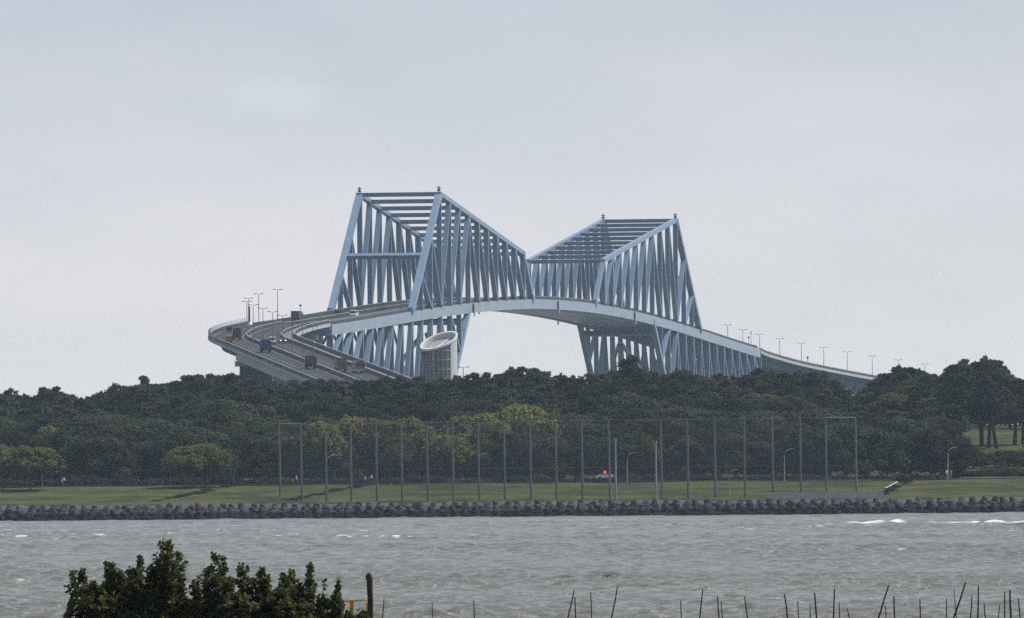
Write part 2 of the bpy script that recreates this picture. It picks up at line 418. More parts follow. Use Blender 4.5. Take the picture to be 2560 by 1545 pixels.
    mr_ = t.nodes.new('ShaderNodeMapRange'); mr_.inputs['To Min'].default_value = 0.17; mr_.inputs['To Max'].default_value = 0.9
    t.links.new(at_.outputs['Fac'], mr_.inputs[0]); t.links.new(mr_.outputs[0], b.inputs['Roughness'])
    me = np_mesh('water', np.stack([X, D, Z], -1).reshape(-1, 3), quads, m, True)
    a = me.attributes.new('foam', 'FLOAT', 'POINT'); a.data.foreach_set('value', foam.ravel().astype(np.float32))
    o = link('water', me); o['kind'] = 'structure'
make_water()

# ------------------------------------------------------------------ the bridge
Y0, X0, TH, W = 4162.97, 4.59, 0.1694, 22.6
ADIR = Vector((math.sin(TH), math.cos(TH), 0)); TDIR = Vector((math.cos(TH), -math.sin(TH), 0))
def B(s, t, z): return Vector((X0, Y0, 0)) + ADIR * s + TDIR * t + Vector((0, 0, z))
def deck_z(s): return 60.4 - 1.0766e-4 * s * s + 2.15e-10 * s ** 4
PAN = 15.45
NODES_UP = [257.0 - PAN * i for i in range(14)]             # 257 (end post foot) ... 56 (inner foot)
PEAK_S, PEAK_Z, TIP_S, TIP_Z = 257 - 3 * PAN, 87.8, 257 - 12 * PAN, 73.2
def top_z(s):
    """upper chord / end post line for |s|"""
    if s >= PEAK_S: return deck_z(s) + (PEAK_Z - deck_z(257)) * (257 - s) / (257 - PEAK_S) * 1.0 + (deck_z(257) - deck_z(s))
    if s >= TIP_S: return PEAK_Z + (TIP_Z - PEAK_Z) * (PEAK_S - s) / (PEAK_S - TIP_S)
    return deck_z(s)
LEG_S, PIER_S, PIER_Z, END_S = 257 - 6 * PAN, 222.0, 11.5, 380.0
NODES_LO = [LEG_S + PAN * i for i in range(14)] + [END_S]
def low_z(s):
    if s <= PIER_S: return (deck_z(LEG_S) - 2.6) + (PIER_Z - deck_z(LEG_S) + 2.6) * (s - LEG_S) / (PIER_S - LEG_S)
    return PIER_Z + (39.5 - PIER_Z) * (s - PIER_S) / (END_S - PIER_S)

bridge = empty('truss_bridge', B(0, 0, 0), 'pale blue steel truss bridge with two opposed sloping truss towers over the channel', 'bridge')
def stations(sa, sb, n, dz=0.0): return [(B(s, 0, deck_z(s) + dz), TDIR) for s in np.linspace(sa, sb, n)]
full = stations(-380, 380, 77)
part = lambda name, mb, m=STEEL: mb.build(name, m, bridge)
part('deck_plate', MB().band(-10.9, 10.9, -0.75, -0.35, full), STEEL2)
part('roadway', MB().band(-9.4, 6.7, -0.345, -0.20, full), ASPH)
part('footway', MB().band(7.1, 10.6, -0.345, -0.10, full), PAVE)
for sgn in (-1, 1):
    c = sgn * W / 2
    part('edge_girder', MB().sweep([(c - 0.45, -2.65), (c + 0.45, -2.65), (c + 0.45, 0.0), (c - 0.45, 0.0)], full), STEEL2)
    part('girder_flange', MB().band(c - 0.62, c + 0.62, -2.80, -2.655, full), STEEL2)
part('box_girder', MB().sweep([(-7.5, -3.1), (7.5, -3.1), (9.8, -0.76), (-9.8, -0.76)], stations(-LEG_S, LEG_S, 41)), STEEL2)
for s in np.arange(-380 + PAN / 2, 380, PAN):
    if abs(s) > LEG_S:
        part('floor_beam', MB().beam(B(s, -10.8, deck_z(s) - 1.5), B(s, 10.8, deck_z(s) - 1.5), 0.5, 1.45, ADIR), STEEL2)
for t in (-5.5, 0, 5.5):
    for sg in (-1, 1):
        part('stringer', MB().band(t - 0.2, t + 0.2, -1.5, -0.76, stations(sg * (LEG_S + 1), sg * 380, 22)), STEEL2)
# barriers on the deck
for t, h, w in ((-9.8, 0.95, 0.3), (-1.5, 0.85, 0.4), (6.9, 0.85, 0.3), (10.75, 1.1, 0.12)):
    part('traffic_barrier', MB().band(t - w / 2, t + w / 2, -0.19, h - 0.2, full), RAILD)
    part('barrier_rail', MB().band(t - w / 2 - 0.02, t + w / 2 + 0.02, h - 0.195, h - 0.08, full), GALV)
for sg in (-1, 1):
    lab = sg
    for c in (-W / 2, W / 2):
        up = [(sg * s, deck_z(s)) for s in NODES_UP]
        tp = [(sg * s, top_z(s)) for s in NODES_UP]
        # outline: end post, top chord, inner post
        for a, b, nm, w, h in ((0, 3, 'end_post', 1.75, 1.5), (3, 12, 'top_chord', 1.35, 1.25), (12, 13, 'inner_post', 1.35, 1.25)):
            A_, B_ = B(tp[a][0], c, tp[a][1]), B(tp[b][0], c, tp[b][1])
            part(nm, MB().beam(A_, B_, w, h, TDIR))
        # gusset plates where the members meet the deck and the peak
        for i in (0, 3, 12, 13):
            part('gusset_plate', MB().hexa(B(tp[i][0], c, tp[i][1] + (0.2 if i in (0, 13) else -0.6)), ADIR * 1.3, TDIR * 0.74, (0, 0, 1.0)))
        for i in range(1, 13):
            part('vertical_post', MB().beam(B(up[i][0], c, up[i][1]), B(tp[i][0], c, tp[i][1] - 0.4), 1.42, 0.75, TDIR))
        for i in range(13):
            if i in (3, 4, 5):      # these lean the other way under the peak
                a, b = (up[i][0], up[i][1]), (tp[i + 1][0], tp[i + 1][1] - 0.4)
            elif i == 0 or i == 12:
                continue
            else:
                a, b = (tp[i][0], tp[i][1] - 0.4), (up[i + 1][0], up[i + 1][1])
            part('diagonal_brace', MB().beam(B(a[0], c, a[1]), B(b[0], c, b[1]), 1.38, 0.7, TDIR))
        # lower truss
        lo = [(sg * s, low_z(s)) for s in NODES_LO]
        dk = [(sg * s, deck_z(s) - 2.7) for s in NODES_LO]
        part('pier_leg', MB().beam(B(sg * LEG_S, c, deck_z(LEG_S) - 1.8), B(sg * PIER_S, c, PIER_Z), 1.5, 1.7, TDIR))
        part('bottom_chord', MB().beam(B(sg * PIER_S, c, PIER_Z), B(sg * END_S, c, low_z(END_S)), 1.4, 1.3, TDIR))
        for i in range(1, len(lo)):
            part('lower_post', MB().beam(B(dk[i][0], c, dk[i][1]), B(lo[i][0], c, lo[i][1]), 1.38, 0.72, TDIR))
        for i in range(1, len(lo) - 1):
            if NODES_LO[i + 1] <= PIER_S + 4:
                a, b = (dk[i + 1][0], dk[i + 1][1]), (lo[i][0], lo[i][1])
            else:
                a, b = (dk[i][0], dk[i][1]), (lo[i + 1][0], lo[i + 1][1])
            part('lower_diagonal', MB().beam(B(a[0], c, a[1]), B(b[0], c, b[1]), 1.3, 0.68, TDIR))
        # aviation light on the peak
        b0 = B(sg * PEAK_S, c, PEAK_Z + 0.7)
        al = MB().hexa(b0 + Vector((0, 0, 0.3)), ADIR * 0.4, TDIR * 0.4, (0, 0, 0.25)).tube([b0, b0 + Vector((0, 0, 1.5))], [0.28, 0.15], 8).hexa(b0 + Vector((0, 0, 0.95)), ADIR * 0.15, TDIR * 0.65, (0, 0, 0.12))
        part('warning_light', al, DARKM)
    # cross beams between the two upper chords
    chord_dir = (B(TIP_S * sg, 0, TIP_Z) - B(PEAK_S * sg, 0, PEAK_Z)).normalized()
    for i in range(3, 13):
        s = NODES_UP[i]
        part('cross_beam', MB().beam(B(sg * s, -W / 2 + 0.6, top_z(s) - 0.1), B(sg * s, W / 2 - 0.6, top_z(s) - 0.1), 0.8, 1.12, chord_dir))
    sm = 257 - 1.42 * PAN
    part('portal_strut', MB().beam(B(sg * sm, -W / 2 + 0.7, top_z(sm)), B(sg * sm, W / 2 - 0.7, top_z(sm)), 1.25, 1.2, B(sg * PEAK_S, 0, PEAK_Z) - B(sg * 257, 0, deck_z(257))))
    # sway bracing in the plane of the pier legs and along the bottom chord
    def LP(k, t):
        s = LEG_S + (PIER_S - LEG_S) * k
        return B(sg * s, t, low_z(s))
    ldir = (LP(1, 0) - LP(0, 0)).normalized()
    part('sway_strut', MB().beam(LP(0.62, -W / 2 + .7), LP(0.62, W / 2 - .7), 1.0, 1.5, ldir))
    part('sway_strut', MB().beam(LP(0.06, -W / 2 + .7), LP(0.06, W / 2 - .7), 1.0, 1.6, ldir))
    for q in (-1, 1):
        part('sway_brace', MB().beam(LP(0.57, q * (W / 2 - .8)), LP(0.14, q * 0.6), 0.9, 1.0, ldir))
        part('sway_brace', MB().beam(LP(0.66, q * (W / 2 - .8)), LP(0.97, q * 0.6), 0.9, 1.0, ldir))
    for i in range(4, len(NODES_LO)):
        s = NODES_LO[i]
        part('bottom_strut', MB().beam(B(sg * s, -W / 2 + .7, low_z(s)), B(sg * s, W / 2 - .7, low_z(s)), 0.8, 0.9, ADIR))
        if i + 1 < len(NODES_LO):
            s2 = NODES_LO[i + 1]; q = 1 if i % 2 else -1
            part('bottom_brace', MB().beam(B(sg * s, -q * (W / 2 - .8), low_z(s)), B(sg * s2, q * (W / 2 - .8), low_z(s2)), 0.6, 0.6, (0, 0, 1)))
        if i % 2 == 0:
            for q in (-1, 1):
                part('cross_frame', MB().beam(B(sg * s, q * (W / 2 - .8), low_z(s) + 1.2), B(sg * s, 0, deck_z(s) - 3.0), 0.55, 0.7, ADIR))
    # pier in the sea
    for c in (-W / 2, W / 2):
        part('bearing', MB().hexa(B(sg * PIER_S, c, PIER_Z - 1.3), ADIR * 1.5, TDIR * 1.4, (0, 0, 0.6)), GALV)
    part('pier', MB().hexa(B(sg * PIER_S, 0, 4.0), ADIR * 6, TDIR * 17, (0, 0, 5.9)), CONC)
    part('end_frame', MB().beam(B(sg * 380.2, -W / 2, deck_z(380) - 1.9), B(sg * 380.2, W / 2, deck_z(380) - 1.9), 0.6, 2.2, ADIR), STEEL2)
# expansion joints and drain pipes hanging from the edge girder
for s in (-158.0, -12.5, 128.0):
    for c in (-W / 2 - 0.62, W / 2 + 0.62):
        part('joint_cover', MB().hexa(B(s - 0.9, c, deck_z(s) - 1.6), ADIR * 0.75, TDIR * 0.12, (0, 0, 1.15)), DARKM)
        part('drain_pipe', MB().tube([B(s + 0.3, c, deck_z(s) + 0.2), B(s + 0.3, c, deck_z(s) - 3.9)], 0.24, 8), WHITE)

# ------------------------------------------------------------------ approach roads
def make_path(pts, step=6.0):
    """smooth [(D, X)] -> dense polyline with a fixed run of distances"""
    d = np.array([p[0] for p in pts], float); x = np.array([p[1] for p in pts], float)
    # Catmull-Rom through the points
    out = []
    for i in range(len(d) - 1):
        p0, p1, p2, p3 = max(i - 1, 0), i, i + 1, min(i + 2, len(d) - 1)
        n = max(2, int(abs(d[p2] - d[p1]) / step))
        for k in range(n):
            t = k / n
            f = lambda a: 0.5 * ((2 * a[p1]) + (-a[p0] + a[p2]) * t + (2 * a[p0] - 5 * a[p1] + 4 * a[p2] - a[p3]) * t * t + (-a[p0] + 3 * a[p1] - 3 * a[p2] + a[p3]) * t ** 3)
            out.append((f(d), f(x)))
    out.append((d[-1], x[-1]))
    return out

def road_stations(pts2, z0, grade):
    st = []; L = 0.0
    for i, (d, x) in enumerate(pts2):
        if i: L += math.hypot(d - pts2[i - 1][0], x - pts2[i - 1][1])
        a, b = pts2[max(i - 1, 0)], pts2[min(i + 1, len(pts2) - 1)]
        fw = Vector((b[1] - a[1], b[0] - a[0], 0)).normalized()
        if fw.y < 0: fw = -fw
        st.append((Vector((x, d, z0 - grade(L))), Vector((fw.y, -fw.x, 0)), L))
    return st

NEAR_PTS = [(3812, -56.9), (3787.0, -61.2), (3760, -65.4), (3730, -68.2), (3700, -69.2), (3670, -68.2), (3640, -65.8), (3600, -62.0), (3549, -57.4), (3450, -48.4), (3350, -39.2), (3220, -27.4)]
near_xy = [p for p in make_path(NEAR_PTS) if p[0] <= 3787.01]
near_st = road_stations(near_xy, 49.55, lambda L: 0.0392 * L + 0.62 * min(1.0, L / 75.0) + 0.0013 * max(0.0, L - 100))
FAR_PTS = [(4500, 61.0), (4537, 67.4), (4560, 71.0 - 1.5 + 0.6), (4626, 81.6), (4692, 96.6), (4758, 113.4), (4824, 132.4), (4890, 153.0), (4960, 177.0), (5060, 214.0)]
far_xy = [p for p in make_path(FAR_PTS) if p[0] >= 4536.9]
far_st = road_stations(far_xy, 48.75, lambda L: 0.0365 * L - 0.0000060 * L * L)

def fine(st, n):
    """resample stations to n by linear interpolation"""
    L = np.array([s[2] for s in st]); t = np.linspace(L[0], L[-1], n); out = []
    for q in t:
        i = min(max(int(np.searchsorted(L, q)) - 1, 0), len(st) - 2); k = (q - L[i]) / (L[i + 1] - L[i])
        out.append((st[i][0].lerp(st[i + 1][0], k), st[i][1].lerp(st[i + 1][1], k).normalized(), q))
    return out
def along(st, q):
    L = [s[2] for s in st]; i = min(max(int(np.searchsorted(L, q)) - 1, 0), len(st) - 2); k = (q - L[i]) / (L[i + 1] - L[i])
    return st[i][0].lerp(st[i + 1][0], k), st[i][1].lerp(st[i + 1][1], k).normalized()

def viaduct(st, label, pier_at, left_fence, near):
    p0 = st[0][0]
    root = empty('approach_viaduct', (p0.x, p0.y, 0), label, 'viaduct')
    S = [(a, b) for a, b, _ in st]
    pt = lambda nm, mb, m, **k: mb.build(nm, m, root, **k)
    pt('deck_slab', MB().band(-9.9, 12.9, -0.55, -0.10, S), CONC)
    pt('roadway', MB().band(-9.15, 9.0, -0.095, 0.0, S), ASPH)
    pt('footway', MB().band(9.3, 12.3, -0.095, 0.12, S), PAVE)
    pt('edge_beam', MB().band(-10.1, -9.65, -0.42, 0.12, S), CONC)
    pt('edge_beam', MB().band(12.65, 13.1, -0.70, 0.12, S), CONC)
    if near:
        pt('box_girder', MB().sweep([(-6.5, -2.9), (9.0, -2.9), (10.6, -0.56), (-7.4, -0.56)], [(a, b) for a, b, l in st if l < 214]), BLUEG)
        pt('box_girder', MB().sweep([(-9.75, -2.5), (9.2, -2.5), (10.6, -0.56), (-9.75, -0.56)], [(a, b) for a, b, l in st if l > 207]), CONC)
    else:
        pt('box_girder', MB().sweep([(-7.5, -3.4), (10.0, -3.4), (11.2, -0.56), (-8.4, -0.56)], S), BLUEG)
    # barriers: left, median, inner, outer
    pt('left_barrier', MB().band(-9.6, -9.25, 0.125, 0.75, S), RAILD)
    pt('left_rail', MB().band(-9.55, -9.40, 1.02, 1.14, S), RAILW)
    pt('middle_rail', MB().band(-9.58, -9.34, 0.83, 0.93, S), RAILD)
    pt('median_barrier', MB().band(-0.2, 0.2, 0.004, 0.88, S), RAILD)
    pt('median_rail', MB().band(-0.11, 0.11, 0.885, 0.97, S), RAILW)
    pt('footway_barrier', MB().band(9.02, 9.28, 0.004, 0.80, S), RAILD)
    pt('footway_rail', MB().band(9.0, 9.3, 0.805, 0.90, S), GALV)
    pt('outer_barrier', MB().band(12.4, 12.7, 0.125, 0.95, S), RAILD)
    pt('outer_rail', MB().band(12.47, 12.63, 1.08, 1.20, S), RAILW)
    for t in (-8.75, -0.85, 0.85, 8.65):
        pt('edge_line', MB().band(t - 0.07, t + 0.07, 0.004, 0.010, S), LINE)
    Lmax = st[-1][2]
    me = None; mo = None
    for q in np.arange(4.0, Lmax - 8, 13.0):        # dashed lane lines
        for t in (-4.8, 4.75):
            a, r = along(st, q); b, r2 = along(st, q + 5)
            pt('lane_dash', MB().hexa((a + r * t + b + r2 * t) / 2 + Vector((0, 0, 0.007)), (b - a) / 2, r * 0.07, (0, 0, 0.003)), LINE)
    post = MB().box(-0.07, 0.07, -0.06, 0.06, 0.0, 1.05).mesh('rail_post', RAILD)
    pst2 = MB().box(-0.06, 0.06, -0.05, 0.05, 0.0, 1.75).mesh('fence_post', GALV)
    base = BASE[root]
    q = 2.0; i = 0
    while q < min(Lmax, 430):
        a, r = along(st, q)
        for t in ((-9.45, 12.55) if i % 2 == 0 else (-9.45,)):
            o = link('rail_post', post, root); o.location = a + r * t + Vector((0, 0, 0.1)) - base
            o.rotation_euler = (0, 0, math.atan2(r.y, r.x))
        if left_fence and q < 150:
            o = link('fence_post', pst2, root); o.location = a + r * (-9.95) + Vector((0, 0, 0.12)) - base
        q += 3.2; i += 1
    if left_fence:
        S2 = [(a, b) for a, b, l in st if l < 150]
        for z in (0.75, 1.3, 1.8):
            pt('fence_rail', MB().band(-10.0, -9.92, z, z + 0.06, S2), GALV)
    for q, w, deep, m in pier_at:
        a, r = along(st, q); f = Vector((-r.y, r.x, 0))
        g = 0.0
        c = a + r * 0.2
        pt('pier_cap', MB().hexa((c.x, c.y, a.z - 3.3), r * (w + 1.2), f * 1.6, (0, 0, 0.68)), CONC)
        pt('pier_column', MB().hexa((c.x, c.y, (a.z - 4.0) / 2), r * w, f * deep, (0, 0, (a.z - 4.0) / 2)), m)
    return root
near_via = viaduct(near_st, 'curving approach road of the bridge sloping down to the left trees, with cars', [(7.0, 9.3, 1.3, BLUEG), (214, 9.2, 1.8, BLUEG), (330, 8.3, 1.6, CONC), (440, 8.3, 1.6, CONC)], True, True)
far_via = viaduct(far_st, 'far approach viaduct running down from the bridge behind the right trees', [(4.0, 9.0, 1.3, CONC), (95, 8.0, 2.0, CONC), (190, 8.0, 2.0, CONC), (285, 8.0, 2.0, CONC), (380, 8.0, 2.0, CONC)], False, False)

# ------------------------------------------------------------------ road lamps
def make_lamp():
    r = empty('street_lamp', (0, 0, 0), 'x', 'street lamp', 'double armed street lamps along the bridge road')
    MB().tube([(0, 0, 0), (0, 0, 5), (0, 0, 9.5)], [0.12, 0.095, 0.065], 8).build('pole', POLEM, r, local=True)
    MB().box(-0.2, 0.2, -0.2, 0.2, 0, 0.35).build('base_plate', POLEM, r, local=True)
    MB().tube([(-0.75, 0, 9.62), (-0.2, 0, 9.52), (0.2, 0, 9.52), (0.75, 0, 9.62)], 0.05, 6).build('arm', POLEM, r, local=True)
    for s in (-1, 1):
        MB().hexa((s * 0.98, 0, 9.64), (0.33, 0, 0.03 * s), (0, 0.17, 0), (0, 0, 0.085)).build('lamp_head', DARKM, r, local=True)
    return r
lamp0 = make_lamp()
first = True
def put_lamp(p, r, label):
    global first
    rz = math.atan2(r.y, r.x)
    if first:
        first = False
        lamp0.location = p; lamp0.rotation_euler = (0, 0, rz); lamp0['label'] = label
        return lamp0
    return dup(lamp0, p, rz, None, label)
ordn = ['first', 'second', 'third', 'fourth', 'fifth', 'sixth', 'seventh', 'eighth', 'ninth', 'tenth', 'eleventh', 'twelfth']
def near_l_at_D(D): return float(np.interp(-D, [-s[0].y for s in near_st], [s[2] for s in near_st]))
for k in range(11):
    D = 3780 - 33 * k
    p, r = along(near_st, near_l_at_D(D))
    put_lamp(p, r, 'double armed lamp on the curving approach median, %s counted down from the bridge end' % ordn[k])
for k in range(10):
    D = 4560 + 33 * k
    q = float(np.interp(D, [s[0].y for s in far_st], [s[2] for s in far_st])); p, r = along(far_st, q)
    put_lamp(p, r, 'double armed lamp on the far viaduct, %s counted down from the bridge end' % ordn[k])

def small_sign(p, h, label, panel, pw, ph, m=DARKM):
    r = empty('road_sign', p, label, 'road sign', 'signs on poles beside the bridge roads')
    MB().tube([(0, 0, 0), (0, 0, h)], 0.07, 6).build('pole', POLEM, r, local=True)
    MB().box(-pw / 2, pw / 2, -0.06, 0.06, panel - ph, panel).build('sign_panel', m, r, local=True)
for px, py, q, t, h, pw, ph, lab in ((640, 810, 70, -8.9, 5.0, 0.36, 4.2, 'tall dark narrow sign panel by the left barrier of the curve'),
                                  (681, 800, 40, -8.9, 3.6, 0.36, 2.4, 'shorter dark narrow sign panel nearer the bridge on the curve')):
    p, r = along(near_st, q)
    best = min(((abs(proj(along(near_st, qq)[0] + along(near_st, qq)[1] * t)[0] - px), qq) for qq in np.arange(0.5, 75, 0.5)))
    p, r = along(near_st, best[1])
    small_sign(p + r * t, h, lab, h, pw, ph)
pb = B(-310, -9.9, deck_z(310) - 0.2)
small_sign(pb, 4.0, 'small square sign on a thin pole left of the bridge truss foot', 4.0, 0.55, 0.55)
for px, h, pw, ph, lab in ((1872, 2.6, 0.55, 0.5, 'short post with square box beside the tall dark mast on the far viaduct'), (1878, 4.6, 0.25, 1.2, 'tall dark mast between the second and third far viaduct lamps'),
                   (2019, 2.2, 0.6, 0.8, 'short dark post with forked top on the far viaduct barrier')):
    qq = min(((abs(proj(along(far_st, q)[0] + along(far_st, q)[1] * 12.0)[0] - px), q) for q in np.arange(1, 300, 1.0)))[1] if px > 1900 else None
    if qq is None:
        s_ = min(((abs(proj(B(s, 10.4, deck_z(s)))[0] - px), s) for s in np.arange(255, 380, 0.5)))[1]
        p = B(s_, 10.4, deck_z(s_) - 0.1)
    else:
        p, r = along(far_st, qq); p = p + r * 12.0 + Vector((0, 0, 0.12))
    small_sign(p, h + 0.8, lab, h + 0.8, pw, ph)

# ------------------------------------------------------------------ vehicles on the road
def paint(name, c): return mat('paint_' + name, c, 0.35, 0.04, 1.0, 0.5)
TAIL = mat('tail_lamp_red', (0.35, 0.02, 0.02), 0.3, 0.05)
def lamp_mat(name, c, e):
    if name in MATS: return MATS[name]
    m = mat(name, c, 0.3, 0.02); b = m.node_tree.nodes['Principled BSDF']
    b.inputs['Emission Color'].default_value = (*c, 1); b.inputs['Emission Strength'].default_value = e
    return m
HEADL = lamp_mat('headlight_on', (1.0, 0.97, 0.9), 3.0)
HEAD0 = mat('headlight_off', (0.6, 0.62, 0.64), 0.2, 0.02)
REDL = lamp_mat('red_beacon', (1.0, 0.06, 0.04), 2.2)

def wheels(r, xs, y, rad, w):
    for xx in xs:
        for s in (-1, 1):
            m = MB().tube([(s * y - s * w / 2, xx, rad), (s * y + s * w / 2, xx, rad)], rad, 12)
            wo_ = m.build('wheel', RUBBER, r, local=True)
            MB().tube([(s * y + s * w / 2, xx, rad), (s * y + s * (w / 2 + 0.02), xx, rad)], rad * 0.55, 10).build('rim', GALV, wo_, local=True)

def car(color, label, loc, rz, kind='car', lights=False):
    """front of the vehicle faces local +Y"""
    r = empty('car' if kind == 'car' else 'van', loc, label, kind, None, rz)
    if kind == 'car':
        L, Wd, H, belt, hood = 4.4, 1.72, 1.48, 0.86, 0.62
        prof = [(-2.2, 0.35), (2.2, 0.32), (2.22, 0.70), (1.15, 0.92), (0.55, 1.42), (-1.25, 1.46), (-2.0, 0.98), (-2.22, 0.85)]
        glass = [(1.02, 0.94), (0.52, 1.36), (-1.2, 1.40), (-1.85, 0.98)]
    else:
        L, Wd, H = 4.7, 1.72, 1.98
        prof = [(-2.35, 0.38), (2.35, 0.36), (2.38, 0.80), (2.0, 1.02), (1.45, 1.86), (1.1, 1.98), (-2.25, 1.98), (-2.38, 1.8)]
        glass = [(1.95, 1.06), (1.46, 1.78), (-2.1, 1.80), (-2.2, 1.15)]
    n = len(prof)
    vs = [(-Wd / 2 * (0.90 if z > 1.0 else 1), y, z) for y, z in prof] + [(Wd / 2 * (0.90 if z > 1.0 else 1), y, z) for y, z in prof]
    fs = [tuple(range(n))[::-1], tuple(range(n, 2 * n))] + [(i, (i + 1) % n, (i + 1) % n + n, i + n) for i in range(n)]
    MB().add(vs, fs).build('body', color, r, local=True)
    g = len(glass)
    wx = Wd / 2 * 0.94
    vs = [(-wx, y, z) for y, z in glass] + [(wx, y, z) for y, z in glass]
    MB().add(vs, [tuple(range(g))[::-1], tuple(range(g, 2 * g))] + [(i, (i + 1) % g, (i + 1) % g + g, i + g) for i in range(g)]).build('side_window', GLASS, r, local=True)
    (y0, z0), (y1, z1) = glass[0], glass[1]
    MB().hexa((0, (y0 + y1) / 2 + 0.09, (z0 + z1) / 2 + 0.05), (wx * 0.86, 0, 0), (0, (y1 - y0) / 2, (z1 - z0) / 2), (0, 0.03, 0.03)).build('windscreen', GLASS, r, local=True)
    (y0, z0), (y1, z1) = glass[3], glass[2]
    MB().hexa((0, (y0 + y1) / 2 - 0.14, (z0 + z1) / 2 + 0.03), (wx * 0.84, 0, 0), (0, (y1 - y0) / 2, (z1 - z0) / 2), (0, -0.05, 0.02)).build('rear_window', GLASS, r, local=True)
    for s in (-1, 1):
        MB().box(s * 0.62 - 0.18, s * 0.62 + 0.18, L / 2 - 0.02, L / 2 + 0.06, 0.62, 0.78).build('headlight', HEADL if lights else HEAD0, r, local=True)
        MB().box(s * 0.68 - 0.12, s * 0.68 + 0.12, -L / 2 - 0.06, -L / 2 + 0.02, 0.75, 0.95).build('tail_lamp', TAIL, r, local=True)
    wheels(r, (-1.35, 1.38), Wd / 2 - 0.09, 0.32, 0.2)
    MB().box(-Wd / 2 + .1, Wd / 2 - .1, -L / 2 - 0.05, L / 2 + 0.05, 0.28, 0.48).build('bumper', DARKM, r, local=True)
    return r

def truck(cab_m, box_m, label, loc, rz, L=7.5, kind='box', Hb=3.2, Wd=2.35):
    r = empty('truck' if kind != 'bus' else 'bus', loc, label, 'truck' if kind != 'bus' else 'bus', None, rz)
    yf = L / 2
    if kind == 'bus':
        MB().box(-Wd / 2, Wd / 2, -yf, yf, 0.45, Hb).build('body', cab_m, r, local=True)
        for s in (-1, 1):
            MB().box(s * Wd / 2 - .02, s * Wd / 2 + .02, -yf + .5, yf - .6, 1.55, 2.45).build('side_window', GLASS, r, local=True)
            MB().box(s * 0.9 - .2, s * 0.9 + .2, yf, yf + .05, 0.75, 0.95).build('headlight', HEAD0, r, local=True)
        MB().box(-Wd / 2 + .1, Wd / 2 - .1, yf - .01, yf + .04, 1.35, 2.45).build('windscreen', GLASS, r, local=True)
        MB().box(-Wd / 2 + .3, Wd / 2 - .3, yf, yf + .05, 2.58, 2.9).build('destination_panel', DARKM, r, local=True)
        MB().box(-Wd / 2 - .015, Wd / 2 + .015, -yf - .015, yf + .015, 0.95, 1.25).build('stripe', box_m, r, local=True)
    else:
        # cab with sloped windscreen
        prof = [(yf - 1.75, 0.6), (yf, 0.6), (yf, 1.45), (yf - 0.28, 2.55), (yf - 1.75, 2.6)]
        n = 5; w = Wd / 2 * 0.96
        vs = [(-w, y, z) for y, z in prof] + [(w, y, z) for y, z in prof]
        MB().add(vs, [tuple(range(n))[::-1], tuple(range(n, 2 * n))] + [(i, (i + 1) % n, (i + 1) % n + n, i + n) for i in range(n)]).build('cab', cab_m, r, local=True)
        MB().hexa((0, yf - 0.12, 2.0), (w * 0.9, 0, 0), (0, -0.12, 0.46), (0, 0.03, 0.01)).build('windscreen', GLASS, r, local=True)
        for s in (-1, 1):
            MB().box(s * w - .02, s * w + .02, yf - 1.3, yf - .4, 1.55, 2.3).build('side_window', GLASS, r, local=True)
            MB().box(s * 0.85 - .18, s * 0.85 + .18, yf, yf + .06, 0.85, 1.05).build('headlight', HEAD0, r, local=True)
            MB().box(s * (w + .22) - .06, s * (w + .22) + .06, yf - .1, yf, 1.7, 2.2).build('mirror', DARKM, r, local=True)
            MB().box(s * 0.9 - .15, s * 0.9 + .15, -yf - .05, -yf, 0.75, 0.92).build('tail_lamp', TAIL, r, local=True)
        MB().box(-0.45, 0.45, -yf, yf - 0.3, 0.55, 0.85).build('chassis', DARKM, r, local=True)
        if kind == 'dump':
            b = MB()
            y0, y1 = -yf, yf - 1.95
            b.box(-Wd / 2, Wd / 2, y0, y1, 0.95, 1.1)
            b.box(-Wd / 2, -Wd / 2 + .1, y0, y1, 1.1, Hb).box(Wd / 2 - .1, Wd / 2, y0, y1, 1.1, Hb)
            b.box(-Wd / 2 + .1, Wd / 2 - .1, y1 - .1, y1, 1.1, Hb + .35).box(-Wd / 2 + .1, Wd / 2 - .1, y0, y0 + .1, 1.1, Hb)
            b.build('dump_bed', box_m, r, local=True)
            rb = MB()
            for yy in np.linspace(y0 + .4, y1 - .4, 5):
                rb.box(-Wd / 2 - .07, -Wd / 2 - .002, yy - .07, yy + .07, 1.0, Hb).box(Wd / 2 + .002, Wd / 2 + .07, yy - .07, yy + .07, 1.0, Hb)
            rb.build('bed_rib', box_m, r, local=True)
        else:
            MB().box(-Wd / 2, Wd / 2, -yf, yf - 1.95, 0.95, Hb).build('cargo_box', box_m, r, local=True)
            MB().box(-Wd / 2 + .05, Wd / 2 - .05, -yf - .04, -yf - .002, 1.05, Hb - .1).build('rear_door', box_m, r, local=True)
    wheels(r, (-L / 2 + 1.2, -L / 2 + 2.3, L / 2 - 1.1), Wd / 2 - 0.16, 0.48, 0.3)
    return r

def on_road(px, t, st=None):
    st = st or near_st
    best = min(((abs(proj(along(st, q)[0] + along(st, q)[1] * t)[0] - px), q) for q in np.arange(62 if t < 12 else 1, st[-1][2] - 5, 1.0)))
    p, r = along(st, best[1]); return p + r * t + Vector((0, 0, 0.012)), math.atan2(r.y, r.x)
def on_road2(px, t, lo, hi):
    best = min(((abs(proj(along(near_st, q)[0] + along(near_st, q)[1] * t)[0] - px), q) for q in np.arange(lo, hi, 0.5)))
    p, r = along(near_st, best[1]); return p + r * t + Vector((0, 0, 0.012)), math.atan2(r.y, r.x)
def facing(rz, away): return rz if away else rz + math.pi

